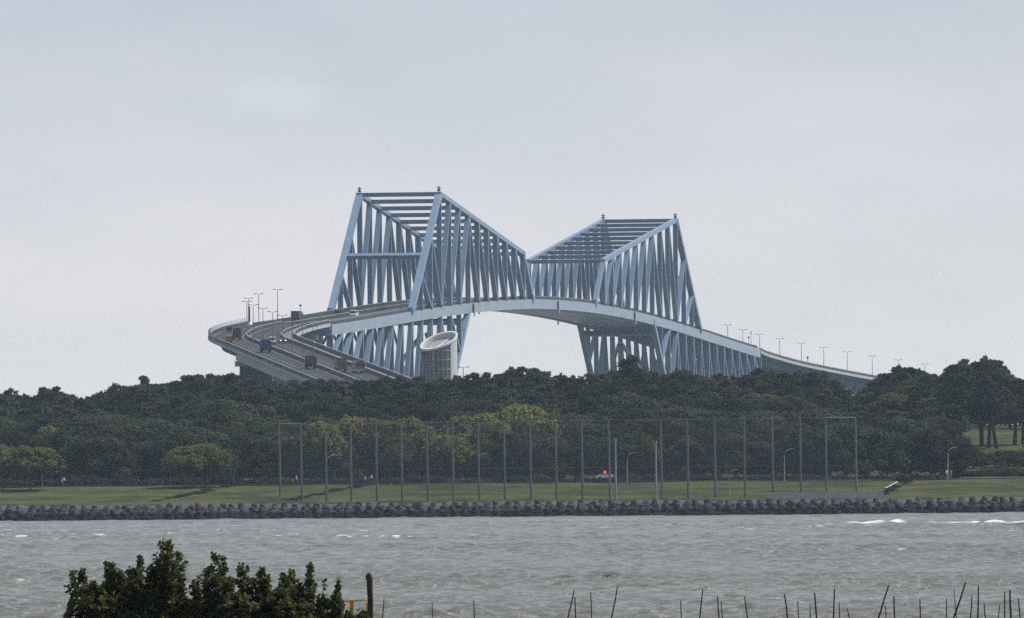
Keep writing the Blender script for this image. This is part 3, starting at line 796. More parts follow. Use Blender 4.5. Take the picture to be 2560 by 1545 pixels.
p, a = on_road2(571, -6.9, 90, 330); car(paint('amber', (0.42, 0.27, 0.04)), 'small amber yellow car in the outer left lane of the curve', p, facing(a, True), 'van')
p, a = on_road2(591, -3.2, 60, 300); truck(paint('navy', (0.03, 0.05, 0.09)), paint('navy', (0.03, 0.05, 0.09)), 'dark navy box truck in the left carriageway at the bend', p, facing(a, True), 6.0, 'box', 3.0, 2.1)
p, a = on_road2(577, -6.9, 40, 110); car(paint('charcoal', (0.03, 0.03, 0.035)), 'dark car at the outermost edge of the bend by the fence', p, facing(a, True))
p, a = on_road2(680, 3.0, 60, 300); car(paint('white', (0.75, 0.75, 0.76)), 'white van coming down the right carriageway past the bend', p, facing(a, False), 'van')
p, a = on_road2(706, 6.6, 60, 300); car(paint('black', (0.02, 0.022, 0.03)), 'dark car with lit headlights beside the footway barrier', p, facing(a, False), 'car', True)
p, a = on_road2(664, -3.6, 100, 400); truck(paint('blue', (0.02, 0.06, 0.20)), paint('blue', (0.02, 0.06, 0.20)), 'bright blue dump truck climbing the left carriageway', p, facing(a, True), 7.2, 'dump', 2.9, 2.4)
p, a = on_road2(776, -2.6, 150, 480); truck(paint('maroon', (0.10, 0.03, 0.04)), paint('maroon', (0.10, 0.03, 0.04)), 'maroon truck half hidden by treetops, left of the red box truck', p, facing(a, True), 8.0, 'dump', 2.9, 2.4)
p, a = on_road2(852, 2.9, 150, 480); truck(paint('red', (0.19, 0.04, 0.05)), paint('red', (0.19, 0.04, 0.05)), 'red box truck coming down just above the treetops', p, facing(a, False), 8.5, 'box', 3.3, 2.45)
p, a = on_road2(897, 6.5, 150, 480); truck(paint('pale', (0.55, 0.60, 0.56)), paint('green', (0.05, 0.17, 0.12)), 'pale bus with green stripe coming down beside the footway', p, facing(a, False), 9.5, 'bus', 3.0, 2.4)
s_ = -330; car(paint('white', (0.75, 0.75, 0.76)), 'white van on the bridge beside the near end post', B(-300, 3.2, deck_z(300) - 0.18), -TH + math.pi, 'van')
s_ = min((abs(proj(B(q_, -6.0, deck_z(q_)))[0] - 742), q_) for q_ in np.arange(-379, -250, 1.0))[1]; p, a = B(s_, -6.0, deck_z(s_) - 0.18), -TH; truck(paint('grey', (0.10, 0.10, 0.11)), paint('grey', (0.12, 0.12, 0.13)), 'grey truck on the bridge just left of the near left end post', p, facing(a, True), 6.5, 'box', 2.9, 2.2)
car(paint('charcoal', (0.03, 0.03, 0.035)), 'dark car at the foot of the left end post', B(-268, -7.0, deck_z(268) - 0.18), -TH, 'car')

# ------------------------------------------------------------------ lift tower
def tower():
    D = 3560.0
    k = D / F
    cx, cw = 1097.5, 91.0
    c = at(cx, 900, D); R = cw / 2 * k
    root = empty('lift_tower', (c.x, c.y, 5.0), 'round glazed lift tower with white slanted ring roof in front of the bridge pier', 'tower')
    zc = at(cx, 853, D).z
    ax, ay = 0.31, 0.37
    top = lambda x, y: zc + ax * x + ay * y
    def shell(a0, a1, r, dz, n, zbot=5.0, thick=0.25):
        m = MB(); vs = []; fs = []
        angs = np.linspace(a0, a1, n)
        for a in angs:
            x, y = r * math.cos(a), r * math.sin(a); x2, y2 = (r - thick) * math.cos(a), (r - thick) * math.sin(a)
            vs += [(x, y, zbot), (x, y, top(x, y) + dz), (x2, y2, top(x2, y2) + dz), (x2, y2, zbot)]
        vs = [(x + c.x, y + c.y, z) for x, y, z in vs]
        for i in range(n - 1):
            for q in range(4):
                fs.append((i * 4 + q, i * 4 + (q + 1) % 4, (i + 1) * 4 + (q + 1) % 4, (i + 1) * 4 + q))
        fs += [(3, 2, 1, 0), tuple((n - 1) * 4 + q for q in range(4))]
        return m.add(vs, fs)
    PANEL = mat('pale_cladding', (0.62, 0.63, 0.66), 0.6, 0.06, 0.4, streak=(1, 1, 0.2))
    TGLASS = mat('tower_glass', (0.15, 0.17, 0.175), 0.25, 0.25, 0.35, 0.5)
    # angles: -pi/2 faces the camera
    g0, g1 = math.radians(-176), math.radians(-50)
    shell(math.radians(-50), math.radians(184), R, -0.15, 40).build('wall_panel', PANEL, root)
    shell(g0, g1, R - 0.12, -0.25, 26).build('glass_wall', TGLASS, root)
    for a in np.linspace(g0, g1, 10):
        x, y = (R - 0.02) * math.cos(a), (R - 0.02) * math.sin(a)
        MB().tube([(c.x + x, c.y + y, 5), (c.x + x, c.y + y, top(x, y) - 0.3)], 0.085, 6).build('mullion', RAILW, root)
    for z in np.arange(zc - 33, zc + 0.5, 2.35):
        pts = []
        for a in np.linspace(g0, g1, 26):
            x, y = (R - 0.02) * math.cos(a), (R - 0.02) * math.sin(a)
            if z < top(x, y) - 0.3: pts.append((c.x + x, c.y + y, z))
        if len(pts) > 2: MB().tube(pts, 0.075, 5).build('transom', RAILW, root)
    ring = MB(); vs = []; fs = []; n = 48
    for i in range(n):
        a = 2 * math.pi * i / n
        for rr, dz in ((R + 0.20, -0.22), (R + 0.20, 0.28), (R - 0.28, 0.28), (R - 0.28, -0.22)):
            x, y = rr * math.cos(a), rr * math.sin(a)
            vs.append((c.x + x, c.y + y, top(x, y) + dz))
    for i in range(n):
        j = (i + 1) % n
        for q in range(4): fs.append((i * 4 + q, i * 4 + (q + 1) % 4, j * 4 + (q + 1) % 4, j * 4 + q))
    ring.add(vs, fs).build('slanted_ring', mat('ring_white', (0.80, 0.80, 0.81), 0.5, 0.04, 0.5), root)
    rf = MB(); vs = []
    for i in range(n):
        a = 2 * math.pi * i / n; x, y = (R - 0.3) * math.cos(a), (R - 0.3) * math.sin(a); vs.append((c.x + x, c.y + y, top(x, y) - 1.15))
    rf.add(vs, [tuple(range(n))]).build('roof_panel', mat('roof_grey', (0.36, 0.38, 0.38), 0.7, 0.08, 0.5), root)
    # dark block at the front left of the roof and the two white roof fins
    fx = lambda x, y, h: Vector((c.x + x, c.y + y, top(x, y) - 1.0 + h))
    MB().hexa(fx(-2.6, -2.6, 0.25), Vector((1.5, 0, 1.5 * ax)), Vector((0, 0.75, 0.75 * ay)), (0, 0, 0.25)).build('dark_roof_block', DARKM, root)
    MB().tube([fx(-1.5, -3.9, 0.5), fx(-2.2, -0.4, 0.5)], 0.16, 6).build('roof_fin', WHITE, root)
    MB().tube([fx(-1.5, -3.9, 0.5), fx(2.3, 0.7, 0.5)], [0.26, 0.10], 6).build('roof_fin', WHITE, root)
    MB().tube([fx(-1.5, -4.1, 0.6), fx(-1.5, -4.1, -4.0) ], 0.14, 6).build('roof_mast', WHITE, root)
tower()
# lone double lamp standing behind the treetops right of the tower
pl = at(1158, 918, 3100); pl.z = pl.z - 9.6
put_lamp(pl, Vector((1, 0, 0)), 'double armed lamp standing alone above the treetops right of the lift tower')

# ------------------------------------------------------------------ trees
def leaves_mesh(name, clumps, n_per_m2, size, m, flat=0.4, aspect=0.75):
    """leaf-sprays scattered through the given clumps [(centre, (rx, ry, rz))]"""
    C = []; Nn = []
    for c, r in clumps:
        r = np.array(r, float)
        area = 4 * math.pi * ((r[0] * r[1]) ** 1.6 / 3 + (r[0] * r[2]) ** 1.6 / 3 + (r[1] * r[2]) ** 1.6 / 3) ** (1 / 1.6)
        n = max(8, int(area * n_per_m2))
        d = rng.normal(size=(n, 3)); d /= np.linalg.norm(d, axis=1)[:, None]
        rad = rng.random(n) ** 0.28
        C.append(np.array(c) + d * rad[:, None] * r * (1 + 0.20 * rng.normal(size=(n, 1)))); Nn.append(d / r * r.mean())
    C = np.concatenate(C); Nn = np.concatenate(Nn); n = len(C)
    nn = Nn + rng.normal(scale=0.75, size=(n, 3)) + np.array([0, 0, flat]); nn /= np.linalg.norm(nn, axis=1)[:, None]
    t1 = np.cross(nn, rng.normal(size=(n, 3))); t1 /= np.linalg.norm(t1, axis=1)[:, None]
    t2 = np.cross(nn, t1)
    s = size * (0.6 + 0.8 * rng.random((n, 1)))
    a, b = t1 * s, t2 * s * aspect
    V = np.stack([C - a, C - b * 0.9, C + a, C + b], 1).reshape(-1, 3)
    Q = np.arange(4 * n).reshape(n, 4)
    return np_mesh(name, V, Q, m)

def trunk_mesh(name, h, r0, limbs, m):
    b = MB()
    bend = [random.uniform(-0.3, 0.3) for _ in range(4)]
    P_ = [Vector((0, 0, -0.6)), Vector((bend[0] * .5, bend[1] * .5, h * 0.35)), Vector((bend[0], bend[1], h * 0.7)), Vector((bend[2], bend[3], h))]
    b.tube(P_, [r0, r0 * 0.75, r0 * 0.5, r0 * 0.15], 7)
    for c in limbs:
        z = max(h * 0.3, min(c[2] - 0.8, h * 0.8)); k = z / h
        base = P_[1].lerp(P_[2], min(1, max(0, (k - .35) / .35)))
        b.tube([base, (base + Vector(c)) / 2 + Vector((0, 0, -0.2)), Vector(c)], [r0 * 0.38, r0 * 0.25, r0 * 0.06], 5)
    return b.mesh(name, m, True)

def tree_proto(kind):
    cl = []
    if kind == 'pine':                      # open crown of separate flattened tufts
        H, Wd = 12.0, 4.0
        for i in range(44):
            z = H * (0.40 + 0.58 * rng.random() ** 0.8)
            w = Wd * (1.0 - 0.84 * ((z / H - 0.40) / 0.60) ** 1.3)
            a = rng.random() * 6.283; q = w * rng.random() ** 0.42
            r = 0.42 + 0.62 * rng.random()
            cl.append(((q * math.cos(a), q * math.sin(a), z - 0.3), (r, r, r * 0.6)))
        cl.append(((0.2, 0, H - 0.5), (0.5, 0.5, 0.45))); cl.append(((0, 0, H * 0.64), (2.2, 2.2, 2.6)))
        return leaves_mesh('crown', cl, 20, 0.21, LEAF_PINE), trunk_mesh('trunk', H * 0.95, 0.30, [c for c, _ in cl[:-1:4]], BARK)
    if kind == 'round':                     # dense dome of evergreen leaves to the ground
        H, Wd = 9.0, 3.9
        for i in range(34):
            u = rng.random(); a = rng.random() * 6.283
            z = H * (0.18 + 0.76 * u); w = Wd * math.sqrt(max(0.04, 1 - (max(u - 0.30, 0) / 0.72) ** 2))
            q = w * (0.55 + 0.45 * rng.random()); r = 0.75 + 0.75 * rng.random()
            cl.append(((q * math.cos(a), q * math.sin(a), z), (r, r, r * 0.8)))
        cl.append(((0, 0, H * 0.52), (Wd * .75, Wd * .75, H * 0.40)))
        return leaves_mesh('crown', cl, 14, 0.24, LEAF_EVER), trunk_mesh('trunk', H * 0.7, 0.22, [c for c, _ in cl[:6]], BARK)
    if kind == 'zelkova':                   # broad umbrella on a clear pale trunk
        H, Wd = 7.2, 4.6
        for i in range(64):
            a = rng.random() * 6.283; sv = rng.random() ** 0.8 * 1.12 - 0.12; cv = math.sqrt(max(0, 1 - sv * sv)); r = 0.55 + 0.45 * rng.random()
            cl.append((((Wd - 0.5) * cv * math.cos(a), (Wd - 0.5) * cv * math.sin(a), H * 0.52 + H * 0.42 * sv), (r, r, r * 0.7)))
        cl.append(((0, 0, H * 0.62), (Wd * 0.85, Wd * 0.85, H * 0.26)))
        return leaves_mesh('crown', cl, 26, 0.22, LEAF_YEL), trunk_mesh('trunk', H * 0.72, 0.17, [c for c, _ in cl[:10]], BARKP)
    if kind == 'bush':
        for i in range(16):
            a = rng.random() * 6.283; q = 2.0 * math.sqrt(rng.random()); r = 0.5 + 0.5 * rng.random()
            cl.append(((q * math.cos(a), q * math.sin(a), 0.4 + 1.1 * rng.random() * (1 - q / 2.6)), (r, r, r * 0.8)))
        return leaves_mesh('crown', cl, 18, 0.22, LEAF_BUSH), trunk_mesh('stem', 1.2, 0.08, [c for c, _ in cl[:4]], BARK)

PROTO = {k: [tree_proto(k) for _ in range(n)] for k, n in (('pine', 5), ('round', 4), ('zelkova', 2), ('bush', 3))}
HGT = {'pine': 12.0, 'round': 9.0, 'zelkova': 7.2, 'bush': 2.0}
NAME = {'pine': 'pine_tree', 'round': 'evergreen_tree', 'zelkova': 'deciduous_tree', 'bush': 'shrub'}
CAT = {'pine': 'tree', 'round': 'tree', 'zelkova': 'tree', 'bush': 'shrub'}
def plant(kind, x, d, height, label, group, wide=1.0, mat_=None, z=None, i=None):
    z = gz(x, d) if z is None else z
    r = empty(NAME[kind], (x, d, z - 0.1), label, CAT[kind], group, random.uniform(0, 6.283))
    crown, tr = random.choice(PROTO[kind]) if i is None else PROTO[kind][i % len(PROTO[kind])]
    c = link('crown', crown, r)
    if mat_ is not None:
        c.material_slots[0].link = 'OBJECT'; c.material_slots[0].material = mat_
    link('stem' if kind == 'bush' else 'trunk', tr, r)
    sz = height / HGT[kind]
    sw = (0.55 + 0.45 * sz) * wide * random.uniform(0.92, 1.1)
    r.scale = (sw, sw, sz)
    return r
def plant_px(kind, px, py_top, d, label, group=None, wide=1.0, mat_=None, i=None):
    p = at(px, py_top, d); g = gz(p.x, d)
    return plant(kind, p.x, d, max(1.2, p.z - g), label, group, wide, mat_, None, i)

SKYL = [(-60, 985), (0, 985), (30, 972), (60, 983), (95, 984), (112, 962), (138, 960), (152, 978), (180, 988), (205, 993), (230, 985), (255, 978), (288, 955), (312, 962), (330, 960), (362, 938), (385, 955), (412, 958), (440, 954), (470, 936), (500, 932), (530, 932),
        (560, 935), (584, 930), (620, 944), (660, 952), (700, 956), (735, 950), (770, 947), (800, 945), (835, 945), (865, 944), (900, 946), (935, 944), (965, 936), (1000, 938), (1050, 942), (1100, 942), (1140, 935), (1180, 933), (1215, 930), (1250, 932), (1280, 918), (1310, 912),
        (1340, 917), (1360, 930), (1400, 932), (1430, 932), (1465, 930), (1500, 932), (1530, 925), (1560, 918), (1600, 922), (1630, 926), (1660, 930), (1690, 918), (1712, 920), (1740, 930), (1765, 936), (1800, 930), (1835, 936), (1868, 934), (1895, 918), (1930, 917), (1965, 924), (2000, 928),
        (2032, 928), (2060, 930), (2088, 945), (2112, 975), (2140, 980), (2165, 968), (2185, 945), (2210, 928), (2245, 914), (2275, 918), (2300, 916), (2335, 930), (2362, 930), (2384, 905), (2410, 893), (2438, 905), (2460, 890), (2490, 898), (2512, 920), (2535, 938), (2562, 945), (2600, 945), (2640, 950)]
def nth(n): return '%d%s' % (n, 'th' if 10 <= n % 100 <= 20 else {1: 'st', 2: 'nd', 3: 'rd'}.get(n % 10, 'th'))
ZONES = [(560, 'left of the curving approach road'), (1000, 'below the curving approach road'), (1180, 'around the lift tower'), (1440, 'in the open gap between the bridge legs'), (1700, 'before the far bridge legs'),
         (2112, 'below the far approach viaduct'), (2340, 'right of where the viaduct disappears'), (9999, 'in the tall group at the far right')]
COUNT = {}
def sky_label(px):
    z = [n for lim, n in ZONES if px < lim][0]; COUNT[z] = COUNT.get(z, 0) + 1
    return 'dark skyline pine %s, %s from the left there' % (z, nth(COUNT[z]))
def row_label(px, row, what):
    z = 'left of the net' if px < 694 else 'behind the net' if px < 2135 else 'right of the net'
    k = (z, row); COUNT[k] = COUNT.get(k, 0) + 1
    return '%s in the %s, %s, %s from the left' % (what, row, z, nth(COUNT[k]))
def skyl(px): return float(np.interp(px, [p[0] for p in SKYL], [p[1] for p in SKYL]))

G_SKY = 'pines of the skyline belt across the water'
G_MID = 'trees of the middle belt on the park hill'
G_FRT = 'dense evergreens behind the lawn across the water'
L_SKY = 'dark pine in the top row of the wooded park hill'
L_MID = 'dark tree in the middle of the wooded park hill'
L_FRT = 'dense dark evergreen just behind the lawn and path'
# skyline row
for i, (px, py) in enumerate(SKYL):
    d = 2640 + random.uniform(-25, 30)
    plant_px('pine', px, py + random.uniform(-5, 4), d, sky_label(px), G_SKY, 1.0)
for i in range(len(SKYL) - 1):
    px = (SKYL[i][0] + SKYL[i + 1][0]) / 2
    if not 2100 < px < 2150:
        plant_px('pine', px, skyl(px) + random.uniform(6, 14), 2618 + random.uniform(-8, 8), row_label(px, 'second skyline row', 'dark pine'), 'pines of the second skyline row', 1.15)
# rows stepping down the hill
rows = [(2590, 34, 40, 'pine'), (2530, 70, 46, 'mix'), (2465, 106, 50, 'round'), (2400, 138, 52, 'round')]
ROWN = {34: 'top hill row', 70: 'second hill row', 106: 'third hill row', 138: 'lowest hill row'}
for d0, drop, stepx, kind in rows:
    px = -60 + random.uniform(0, stepx)
    while px < 2640:
        top = skyl(px) + drop + random.uniform(-13, 11)
        if px < 350: top = max(top, 985 + drop * 0.75)
        k = kind if kind != 'mix' else random.choice(['pine', 'round', 'round'])
        gap = (2372 < px < 2600 and drop > 50)
        if 2250 < px < 2372 and drop > 130: gap = False
        if not gap:
            plant_px(k, px, top, d0 + random.uniform(-14, 14), row_label(px, ROWN[drop], 'dark pine' if k == 'pine' else 'dark round evergreen'), G_MID, 1.3)
        px += stepx * random.uniform(0.8, 1.2)
# front row behind the lawn
px = -70
while px < 2640:
    if px < 2380:
        top = 1092 + random.uniform(-18, 22) - (18 if px > 2100 else 0)
        if 560 < px < 680: top -= 12
        plant_px('round', px, top, 2355 + random.uniform(-5, 5), row_label(px, 'lawn-side row', 'dense evergreen'), G_FRT, 1.0)
    px += 52 * random.uniform(0.85, 1.2)
plant_px('pine', 1582, 884, 2600, 'tallest pine of the skyline centre, before the far bridge legs', None, 1.15)
for px in range(2380, 2640, 34):
    plant_px('round', px + random.uniform(-6, 6), 1000 + random.uniform(-15, 15), 2655, 'dark evergreen behind the bare pine trunks at right, %s from the left' % nth((px - 2380) // 34 + 1), 'evergreens behind the right hill grass', 1.3)
# hill gap on the right: pines with bare trunks in front of the grass, shrubs below
bare_i = 0
for px, top, d, lean in ((2398, 902, 2492, 0), (2452, 896, 2496, 0), (2470, 925, 2482, .1), (2490, 915, 2478, -.12), (2535, 945, 2494, .05), (2556, 948, 2498, 0)):
    r = plant_px('pine', px, top, d, 'tall pine with bare trunk before the right hill grass, %s of six from the left' % ordn[bare_i], 'pines with bare trunks before the right hill grass', 1.25)
    r.rotation_euler = (0, lean, 0); bare_i += 1
px = 2372
while px < 2640:
    plant_px('round', px, 1128 + random.uniform(-8, 8) + (14 if px < 2420 else 0) , 2400 + random.uniform(-6, 6), 'low dark evergreen below the right hill grass, %s from the left' % nth(int((px - 2372) / 30) + 1), 'low evergreens under the right hill grass', 0.75)
    plant_px('bush', px + 12, 1168 + random.uniform(-6, 6), 2362 + random.uniform(-4, 4), 'low brownish shrub at the back of the right lawn, %s from the left' % nth(int((px - 2372) / 30) + 1), 'shrubs behind the right lawn', 1.5)
    px += 30
# shrubs along the top of the lawn
px = -40
while px < 2360:
    plant_px('bush', px, 1186 + random.uniform(-8, 8), 2341 + random.uniform(-2, 2), row_label(px, 'lawn edge row', 'low shrub'), 'shrubs along the upper lawn edge', 1.2)
    px += 46 * random.uniform(0.8, 1.4)
# broad yellow-green trees standing on the lawn
plant_px('zelkova', 76, 1115, 2322, 'broad yellow-green tree behind the leftmost park lamp', None, 1.05, i=0)
plant_px('zelkova', 5, 1113, 2326, 'yellow-green tree cut by the left picture edge, on the lawn', None, 0.9, i=1)
plant_px('zelkova', 465, 1117, 2326, 'left one of the two joined umbrella-shaped yellow-green trees on the lawn', None, 0.82, i=1)
plant_px('zelkova', 515, 1108, 2328, 'right one of the two joined umbrella-shaped yellow-green trees on the lawn', None, 0.92, i=0)
for px, top, d, w, lab in ((800, 1056, 2349, .8, 'small yellow-green tree at the left of the ball-stop net'), (880, 1044, 2360, 1.0, 'yellow-green tree third and fourth net poles stand before'),
                           (945, 1048, 2358, .9, 'greenish yellow tree in the middle of the left yellow clump'), (1025, 1048, 2358, .9, 'brightest orange-yellow tree behind the net'),
                           (1120, 1088, 2349, .95, 'low brownish yellow tree behind the net, below the others'), (1190, 1036, 2380, 1.1, 'yellow-green tree right of the bright orange-yellow one'),
                           (1298, 1014, 2400, 1.1, 'highest yellow-green tree, above the net on the hill'), (990, 1108, 2349, .6, 'small brown-yellow tree low behind the net'),
                           (120, 1066, 2362, .6, 'small yellow crown high above the left lawn'), (1340, 1112, 2349, .6, 'small dull green-yellow tree low in the net middle'),
                           (1618, 1095, 2349, .45, 'small light green tree beside the short net post'), (1760, 1080, 2352, .7, 'dull green tree behind the right half of the net')):
    dull = px in (1340, 1760, 990, 120)
    r = plant_px('zelkova', px, top, d, lab, None, w, LEAF_BUSH if px in (1340, 1760) else None)
plant_px('bush', 2258, 1186, 2330, 'brown-green round shrub at the ramp handrail on the right lawn', None, 0.7)

# ------------------------------------------------------------------ tetrapod breakwater
def tet_mesh():
    b = MB()
    dirs = [Vector((0, 0, 1))] + [Vector((math.cos(a) * 0.943, math.sin(a) * 0.943, -0.333)) for a in (0.3, 0.3 + 2.094, 0.3 + 4.189)]
    for d in dirs:
        b.tube([Vector((0, 0, 0)), d * 0.55, d * 1.05], [0.56, 0.52, 0.36], 7)
    return b
def tet_mat():
    m = mat('tetrapod_concrete', (0.068, 0.064, 0.070), 0.95, 0.30, 1.2, 0.15, rnd=0.30)
    t = m.node_tree; b = t.nodes['Principled BSDF']
    src = b.inputs['Base Color'].links[0].from_socket
    g = t.nodes.new('ShaderNodeNewGeometry'); s = t.nodes.new('ShaderNodeSeparateXYZ'); t.links.new(g.outputs['Position'], s.inputs[0])
    mr_ = t.nodes.new('ShaderNodeMapRange'); mr_.inputs['From Min'].default_value = 0.9; mr_.inputs['From Max'].default_value = 1.7
    mr_.inputs['To Min'].default_value = 1.0; mr_.inputs['To Max'].default_value = 0.0
    t.links.new(s.outputs['Z'], mr_.inputs[0])
    mx_ = t.nodes.new('ShaderNodeMix'); mx_.data_type = 'RGBA'; mx_.inputs[7].default_value = (0.014, 0.017, 0.020, 1)   # algae below the tide mark
    t.links.new(mr_.outputs[0], mx_.inputs['Factor']); t.links.new(src, mx_.inputs[6]); t.links.new(mx_.outputs[2], b.inputs['Base Color'])
    return m
TM = tet_mat()
tm = tet_mesh().mesh('tetrapod', TM)
for row, (d0, z0, stp, nn) in enumerate(((2262.5, 0.2, 1.70, 100), (2266.0, 0.95, 1.70, 99), (2269.5, 1.48, 1.70, 98))):
    for i in range(nn):
        x = (i - nn / 2 + 0.5 + 0.5 * (row % 2)) * stp + random.uniform(-0.18, 0.18)
        o = link('tetrapod', tm); o.location = (x, d0 + random.uniform(-0.5, 0.5), z0 + random.uniform(-0.12, 0.15))
        o.rotation_euler = (random.uniform(-0.5, 0.5), random.uniform(-0.5, 0.5), random.uniform(0, 6.283)); s = random.uniform(0.95, 1.15); o.scale = (s, s, s)
        tag(o, ('dark wet tetrapod in the waterline row of the breakwater, %s from its left end', 'brown-grey tetrapod in the middle row of the breakwater, %s from its left end', 'grey tetrapod on the top row of the breakwater, %s from its left end')[row] % nth(i + 1), 'tetrapod', 'tetrapod blocks of the far breakwater')
base_ = MB(); vs = []; fs = []; prof_ = [(2260.5, -0.8), (2262, -0.1), (2264.5, 0.45), (2267.5, 1.15), (2270.5, 1.9), (2273.5, 2.25), (2276.6, 2.45)]; nxx = 330
for i in range(nxx):        # rubble under and beyond the blocks, one mass
    for dd_, zz_ in prof_: vs.append(((i - nxx / 2) * 1.3 + random.uniform(-.4, .4), dd_ + random.uniform(-.5, .5) * (dd_ < 2276), zz_ + random.uniform(-.22, .22)))
for i in range(nxx - 1):
    for q in range(6): fs.append((i * 7 + q, (i + 1) * 7 + q, (i + 1) * 7 + q + 1, i * 7 + q + 1))
base_.add(vs, fs)
base_.build('rubble_mound', TM, kind='stuff')

# concrete coping behind the blocks and the pale fence on it
cop = MB().box(-400, 400, 2276.5, 2278.2, 1.0, 2.52).build('seawall', CONCD); cop['label'] = 'long low concrete seawall between the tetrapods and the lawn'; cop['category'] = 'wall'
fa, fb = at(1918, 1247, 2275.4), at(2208, 1244, 2275.4)
fen = empty('picket_fence', ((fa.x + fb.x) / 2, 2275.4, 2.2), 'pale picket fence on the seawall below the right end of the net', 'fence')
pk = MB().box(-0.11, 0.11, -0.03, 0.03, 0.0, 1.05).mesh('picket', PALE)
xx = fa.x; i = 0
while xx < fb.x:
    o = link('picket', pk, fen); o.location = (xx - (fa.x + fb.x) / 2, 0, 0.4); xx += 0.27
for z in (0.55, 1.3):
    MB().box(fa.x, fb.x, 2275.44, 2275.5, 2.2 + z, 2.2 + z + 0.08).build('rail', PALE, fen)
for k in np.linspace(0, 1, 9):
    x = fa.x + (fb.x - fa.x) * k
    MB().box(x - 0.06, x + 0.06, 2275.3, 2275.42, 1.9, 3.72).build('post', PALE, fen)

# low scrub in the cuts that cross the lawn slope
for (xa, da), (xb, db), n_, lab in (((-57.5, 2288), (-47.0, 2331), 13, 'low dark scrub on the lawn slope below the umbrella-shaped trees'), ((-36.5, 2287), (-24.5, 2331), 13, 'low dark scrub on the lawn slope behind the left net poles'), ((60.0, 2289), (64.5, 2325), 8, 'low dark scrub along the handrail on the right lawn')):
    for i in range(n_):
        k_ = i / (n_ - 1)
        plant('bush', xa + (xb - xa) * k_ + random.uniform(-.6, .6), da + (db - da) * k_ + random.uniform(-1, 1), random.uniform(0.28, 0.5), lab + ', %s from the waterside' % nth(i + 1), 'low scrub on the lawn slope', 0.75)
MB().sweep([(-1.3, 0.02), (1.3, 0.02), (1.3, 0.16), (-1.3, 0.16)], [(Vector((x, 2336.5, 5.53)), Vector((0, 1, 0))) for x in np.linspace(-200, 200, 9)]).build('promenade', CONCD, kind='structure')
ha, hb = at(2213, 1222, 2300), at(2243, 1206, 2318)
hr = empty('handrail', (ha.x, ha.y, gz(ha.x, ha.y)), 'pale handrail slanting up the ramp on the right lawn', 'handrail')
MB().tube([ha + Vector((0, 0, 0.1)), hb + Vector((0, 0, 0.1))], 0.085, 6).build('rail', PALE, hr)
for k in (0, .5, 1):
    p = ha.lerp(hb, k); MB().tube([(p.x, p.y, gz(p.x, p.y)), (p.x, p.y, p.z + 0.1)], 0.05, 6).build('post', PALE, hr)

# ------------------------------------------------------------------ ball-stop net
NET = bpy.data.materials.new('net_cord'); NET.use_nodes = True
t = NET.node_tree; b = t.nodes['Principled BSDF']; b.inputs['Base Color'].default_value = (0.13, 0.14, 0.15, 1); b.inputs['Roughness'].default_value = 0.9
b.inputs['Alpha'].default_value = 0.20
nn_ = t.nodes.new('ShaderNodeTexNoise'); nn_.inputs['Scale'].default_value = 0.6; mrn = t.nodes.new('ShaderNodeMapRange')
mrn.inputs['To Min'].default_value = 0.14; mrn.inputs['To Max'].default_value = 0.26; tcn = t.nodes.new('ShaderNodeTexCoord')
t.links.new(tcn.outputs['Object'], nn_.inputs['Vector']); t.links.new(nn_.outputs['Fac'], mrn.inputs[0]); t.links.new(mrn.outputs[0], b.inputs['Alpha'])
ND = 2283.0
poles = [(749, 1059, 1249), (811, 1061, 1250), (873, 1057, 1248), (937, 1058, 1249), (1000, 1057, 1248), (1064, 1055, 1247), (1128, 1054, 1247), (1192, 1056, 1247), (1257, 1053, 1246), (1322, 1052, 1246), (1386, 1052, 1245), (1451, 1050, 1245), (1519, 1049, 1245),
         (1649, 1049, 1244), (1715, 1048, 1243), (1783, 1045, 1243), (1857, 1046, 1243), (1927, 1045, 1242), (1997, 1044, 1241), (2061, 1044, 1240)]
net = empty('ball_stop_net', (at(1400, 1245, ND).x, ND, 2.8), 'tall ball-stop net on grey poles along the far lawn edge', 'net')
tops = []
for px, yt, yb in poles:
    a = at(px + 6, yb, ND); tp = at(px, yt, ND); tp.x = a.x + (tp.x - a.x) * 0.4
    a.z = gz(a.x, ND) - 0.5
    MB().tube([a, tp], [0.20, 0.15], 8).build('pole', POLEM, net)
    tops.append((tp, a))
for px, yt, d in ((694, 1060, 2300.0), (2135, 1044, 2281.8)):       # returns at both ends
    a = at(px + 7, 1250, d); tp = at(px, yt, d); tp.x = a.x + (tp.x - a.x) * 0.4; a.z = gz(a.x, d) - 0.5
    MB().tube([a, tp], [0.19, 0.15], 8).build('pole', POLEM, net)
    q = tops[0] if px < 1000 else tops[-1]
    MB().tube([tp, q[0]], 0.11, 6).build('top_bar', GALV, net)
    if px < 1000: tops.insert(0, (tp, a))
    else: tops.append((tp, a))
for i in range(len(tops) - 1):
    (t0, a0), (t1, a1) = tops[i], tops[i + 1]
    mid0 = t0.lerp(t1, .5) + Vector((0, 0, -0.12))
    z0, z1 = gz(a0.x, a0.y) + 0.3, gz(a1.x, a1.y) + 0.3
    vs = [(a0.x, a0.y, z0), (a1.x, a1.y, z1), (t1.x, t1.y, t1.z - .05), (mid0.x, mid0.y, mid0.z), (t0.x, t0.y, t0.z - .05)]
    MB().add(vs, [(0, 1, 2, 3, 4)]).build('net_panel', NET, net)
    MB().tube([t0, mid0, t1], 0.035, 5).build('top_cable', POLEM, net)
    for f in (0.42,):
        MB().tube([a0.lerp(t0, f), a1.lerp(t1, f)], 0.022, 5).build('mid_cable', POLEM, net)
